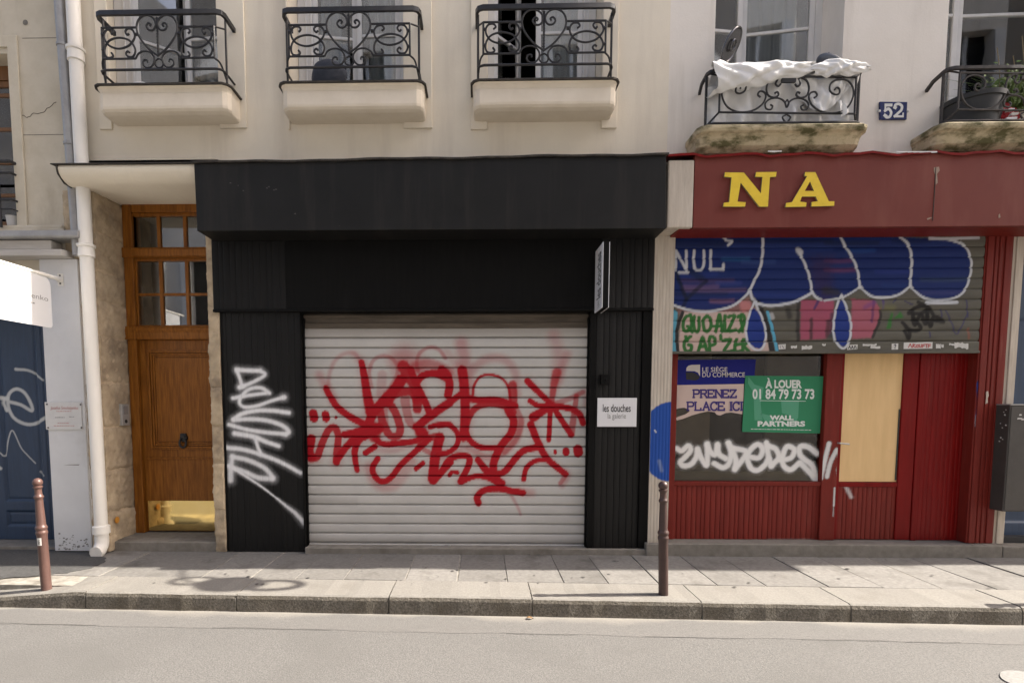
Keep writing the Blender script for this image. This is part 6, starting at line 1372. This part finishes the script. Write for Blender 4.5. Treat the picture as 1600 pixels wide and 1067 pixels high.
for dx, dz, ww_ in ((.07,0,.05),(.085,.035,.025),(.11,-.008,.03)): mb.prism([(ca+dx,zq+dz-.006),(ca+dx+ww_,zq+dz-.004),(ca+dx+ww_*.9,zq+dz+.008),(ca+dx+.006,zq+dz+.010)], cf-.006, cf-.003)
part('paint_fleck', mb, M_STICK, CB)

# ------------------------------------------------------------------ bollards
BH = .925
def bollard_mb():
    mb = MB(); p = [(.034,-.05),(.0395,-.05),(.0395,.02),(.038,.0),(.0375,.44),(.040,.452),(.043,.462),(.043,.474),(.039,.48),(.0375,.49),(.042,.498),(.044,.508),(.042,.518),(.036,.526),(.034,.54),(.028,.735),(.028,.75),(.033,.757),(.036,.766),(.033,.776),(.028,.782),(.026,.795),(.025,.826),(.028,.84),(.034,.845),(.034,.856),(.027,.86)]
    c_, rb = .888, .037
    p += [(rb*math.sin(t), c_-rb*math.cos(t)) for t in np.linspace(.75, math.pi-.02, 14)]
    mb.lathe([q for q in p if q[1] >= -.05 and not q == (.0395,.02)], (0,0,0), 28); return mb
bp = [((72.5, 917), 'brown cast bollard with a small white sticker, standing before the grey-white pier'), ((1036.5, 928.5), 'brown cast bollard on the kerb in front of the cream strip beside the red shop'), ((1752, 943), 'brown cast bollard at the kerb beyond the right edge, seen only by its shadow')]
proto = None
for (p, lab) in bp:
    gx, gy = ground(*p, 0.0)
    if proto is None:
        B0 = thing('bollard', lab, 'bollard', (0,0,0), 'brown bollards along the kerb'); proto = B0
        P0 = part('post', bollard_mb(), M_BOLL, B0, smooth=True)
        o = B0
    else:
        o = proto.copy(); COL.objects.link(o); o['label'] = lab; q = P0.copy(); q.data = P0.data.copy(); q.data.materials[0] = M_BOLLD; COL.objects.link(q); q.parent = o
    o.location = (gx, gy, 0)
    if p[0] < 100:
        first = o; o.rotation_euler = (0, R(-1.6), 0)
mb = MB()
for i in range(6):
    a0, a1 = -2.0+i*.16, -2.0+(i+1)*.16; f = lambda a, z: (.0388*math.cos(a), .0388*math.sin(a), z)
    mb.quad(f(a0,.365), f(a1,.365), f(a1,.428), f(a0,.428))
st = bpy.data.objects.new('sticker', mb.mesh('sticker', M_STICK)); COL.objects.link(st); st.parent = first
mb = MB()
for z0_, z1_, a0, a1 in ((.405,.415,-1.75,-1.4),(.38,.405,-1.75,-1.6),(.375,.383,-1.7,-1.35),(.385,.4,-1.45,-1.35)):
    f = lambda a, z: (.0392*math.cos(a), .0392*math.sin(a), z); mb.quad(f(a0,z0_), f(a1,z0_), f(a1,z1_), f(a0,z1_))
sm = bpy.data.objects.new('lettering', mb.mesh('lettering', M_INK)); COL.objects.link(sm); sm.parent = st

lx_, ly_ = ground(828, 966, ROADZ+.002); mb = MB()
mb.grid(lambda u, v: (lx_-.028+.056*u, ly_+(v-.5)*.034*math.sin(math.pi*min(max(u, .03), .97)), ROADZ+.004+.012*abs(v-.5)+.006*math.sin(u*4)), 10, 6)
solo('dead_leaf', mb, mat('dry_leaf', (.22,.12,.04), (.15,.08,.03), .8, 40), 'small dry brown leaf lying in the gutter below the black gallery', 'leaf', fix=False)

# ------------------------------------------------------------------ unseen caster added above the frame for its shadow on the pavement
gx, gy = ground(360, 912); LZ = 5.5
lx = gx+LZ/math.tan(SUN_EL)*math.cos(SUN_BACK); ly = gy+LZ/math.tan(SUN_EL)*math.sin(SUN_BACK)
LT = thing('shadow_caster', 'unseen added lantern on a scrolled bracket above the right-hand house windows', 'blocker', (lx, 0, LZ))
mb = MB(); mb.lathe([(.02,-.19),(.12,-.17),(.18,-.09),(.20,0),(.18,.09),(.12,.17),(.03,.2)], (lx, ly, LZ), 24); part('caster_globe', mb, M_IRON, LT, smooth=True)
mb = MB(); mb.tube([(lx+.36, ly-.02+.12*math.sin(t), LZ+.22*math.cos(t)) for t in np.linspace(0, 6.2, 40)], .035, 6); mb.tube([(lx-.36, ly+.08+.10*math.sin(t), LZ+.17*math.cos(t)) for t in np.linspace(0, 6.2, 30)], .024, 6)
mb.tube(spline([(lx, ly, LZ+.15), (lx+.05, ly+.1, LZ+.42), (lx, ly+.4, LZ+.55), (lx, .0, LZ+.5)], 6), .016, 6)
part('bracket', mb, M_IRON, LT, smooth=True)  # rings and arm of the added caster, shaped for its shadow
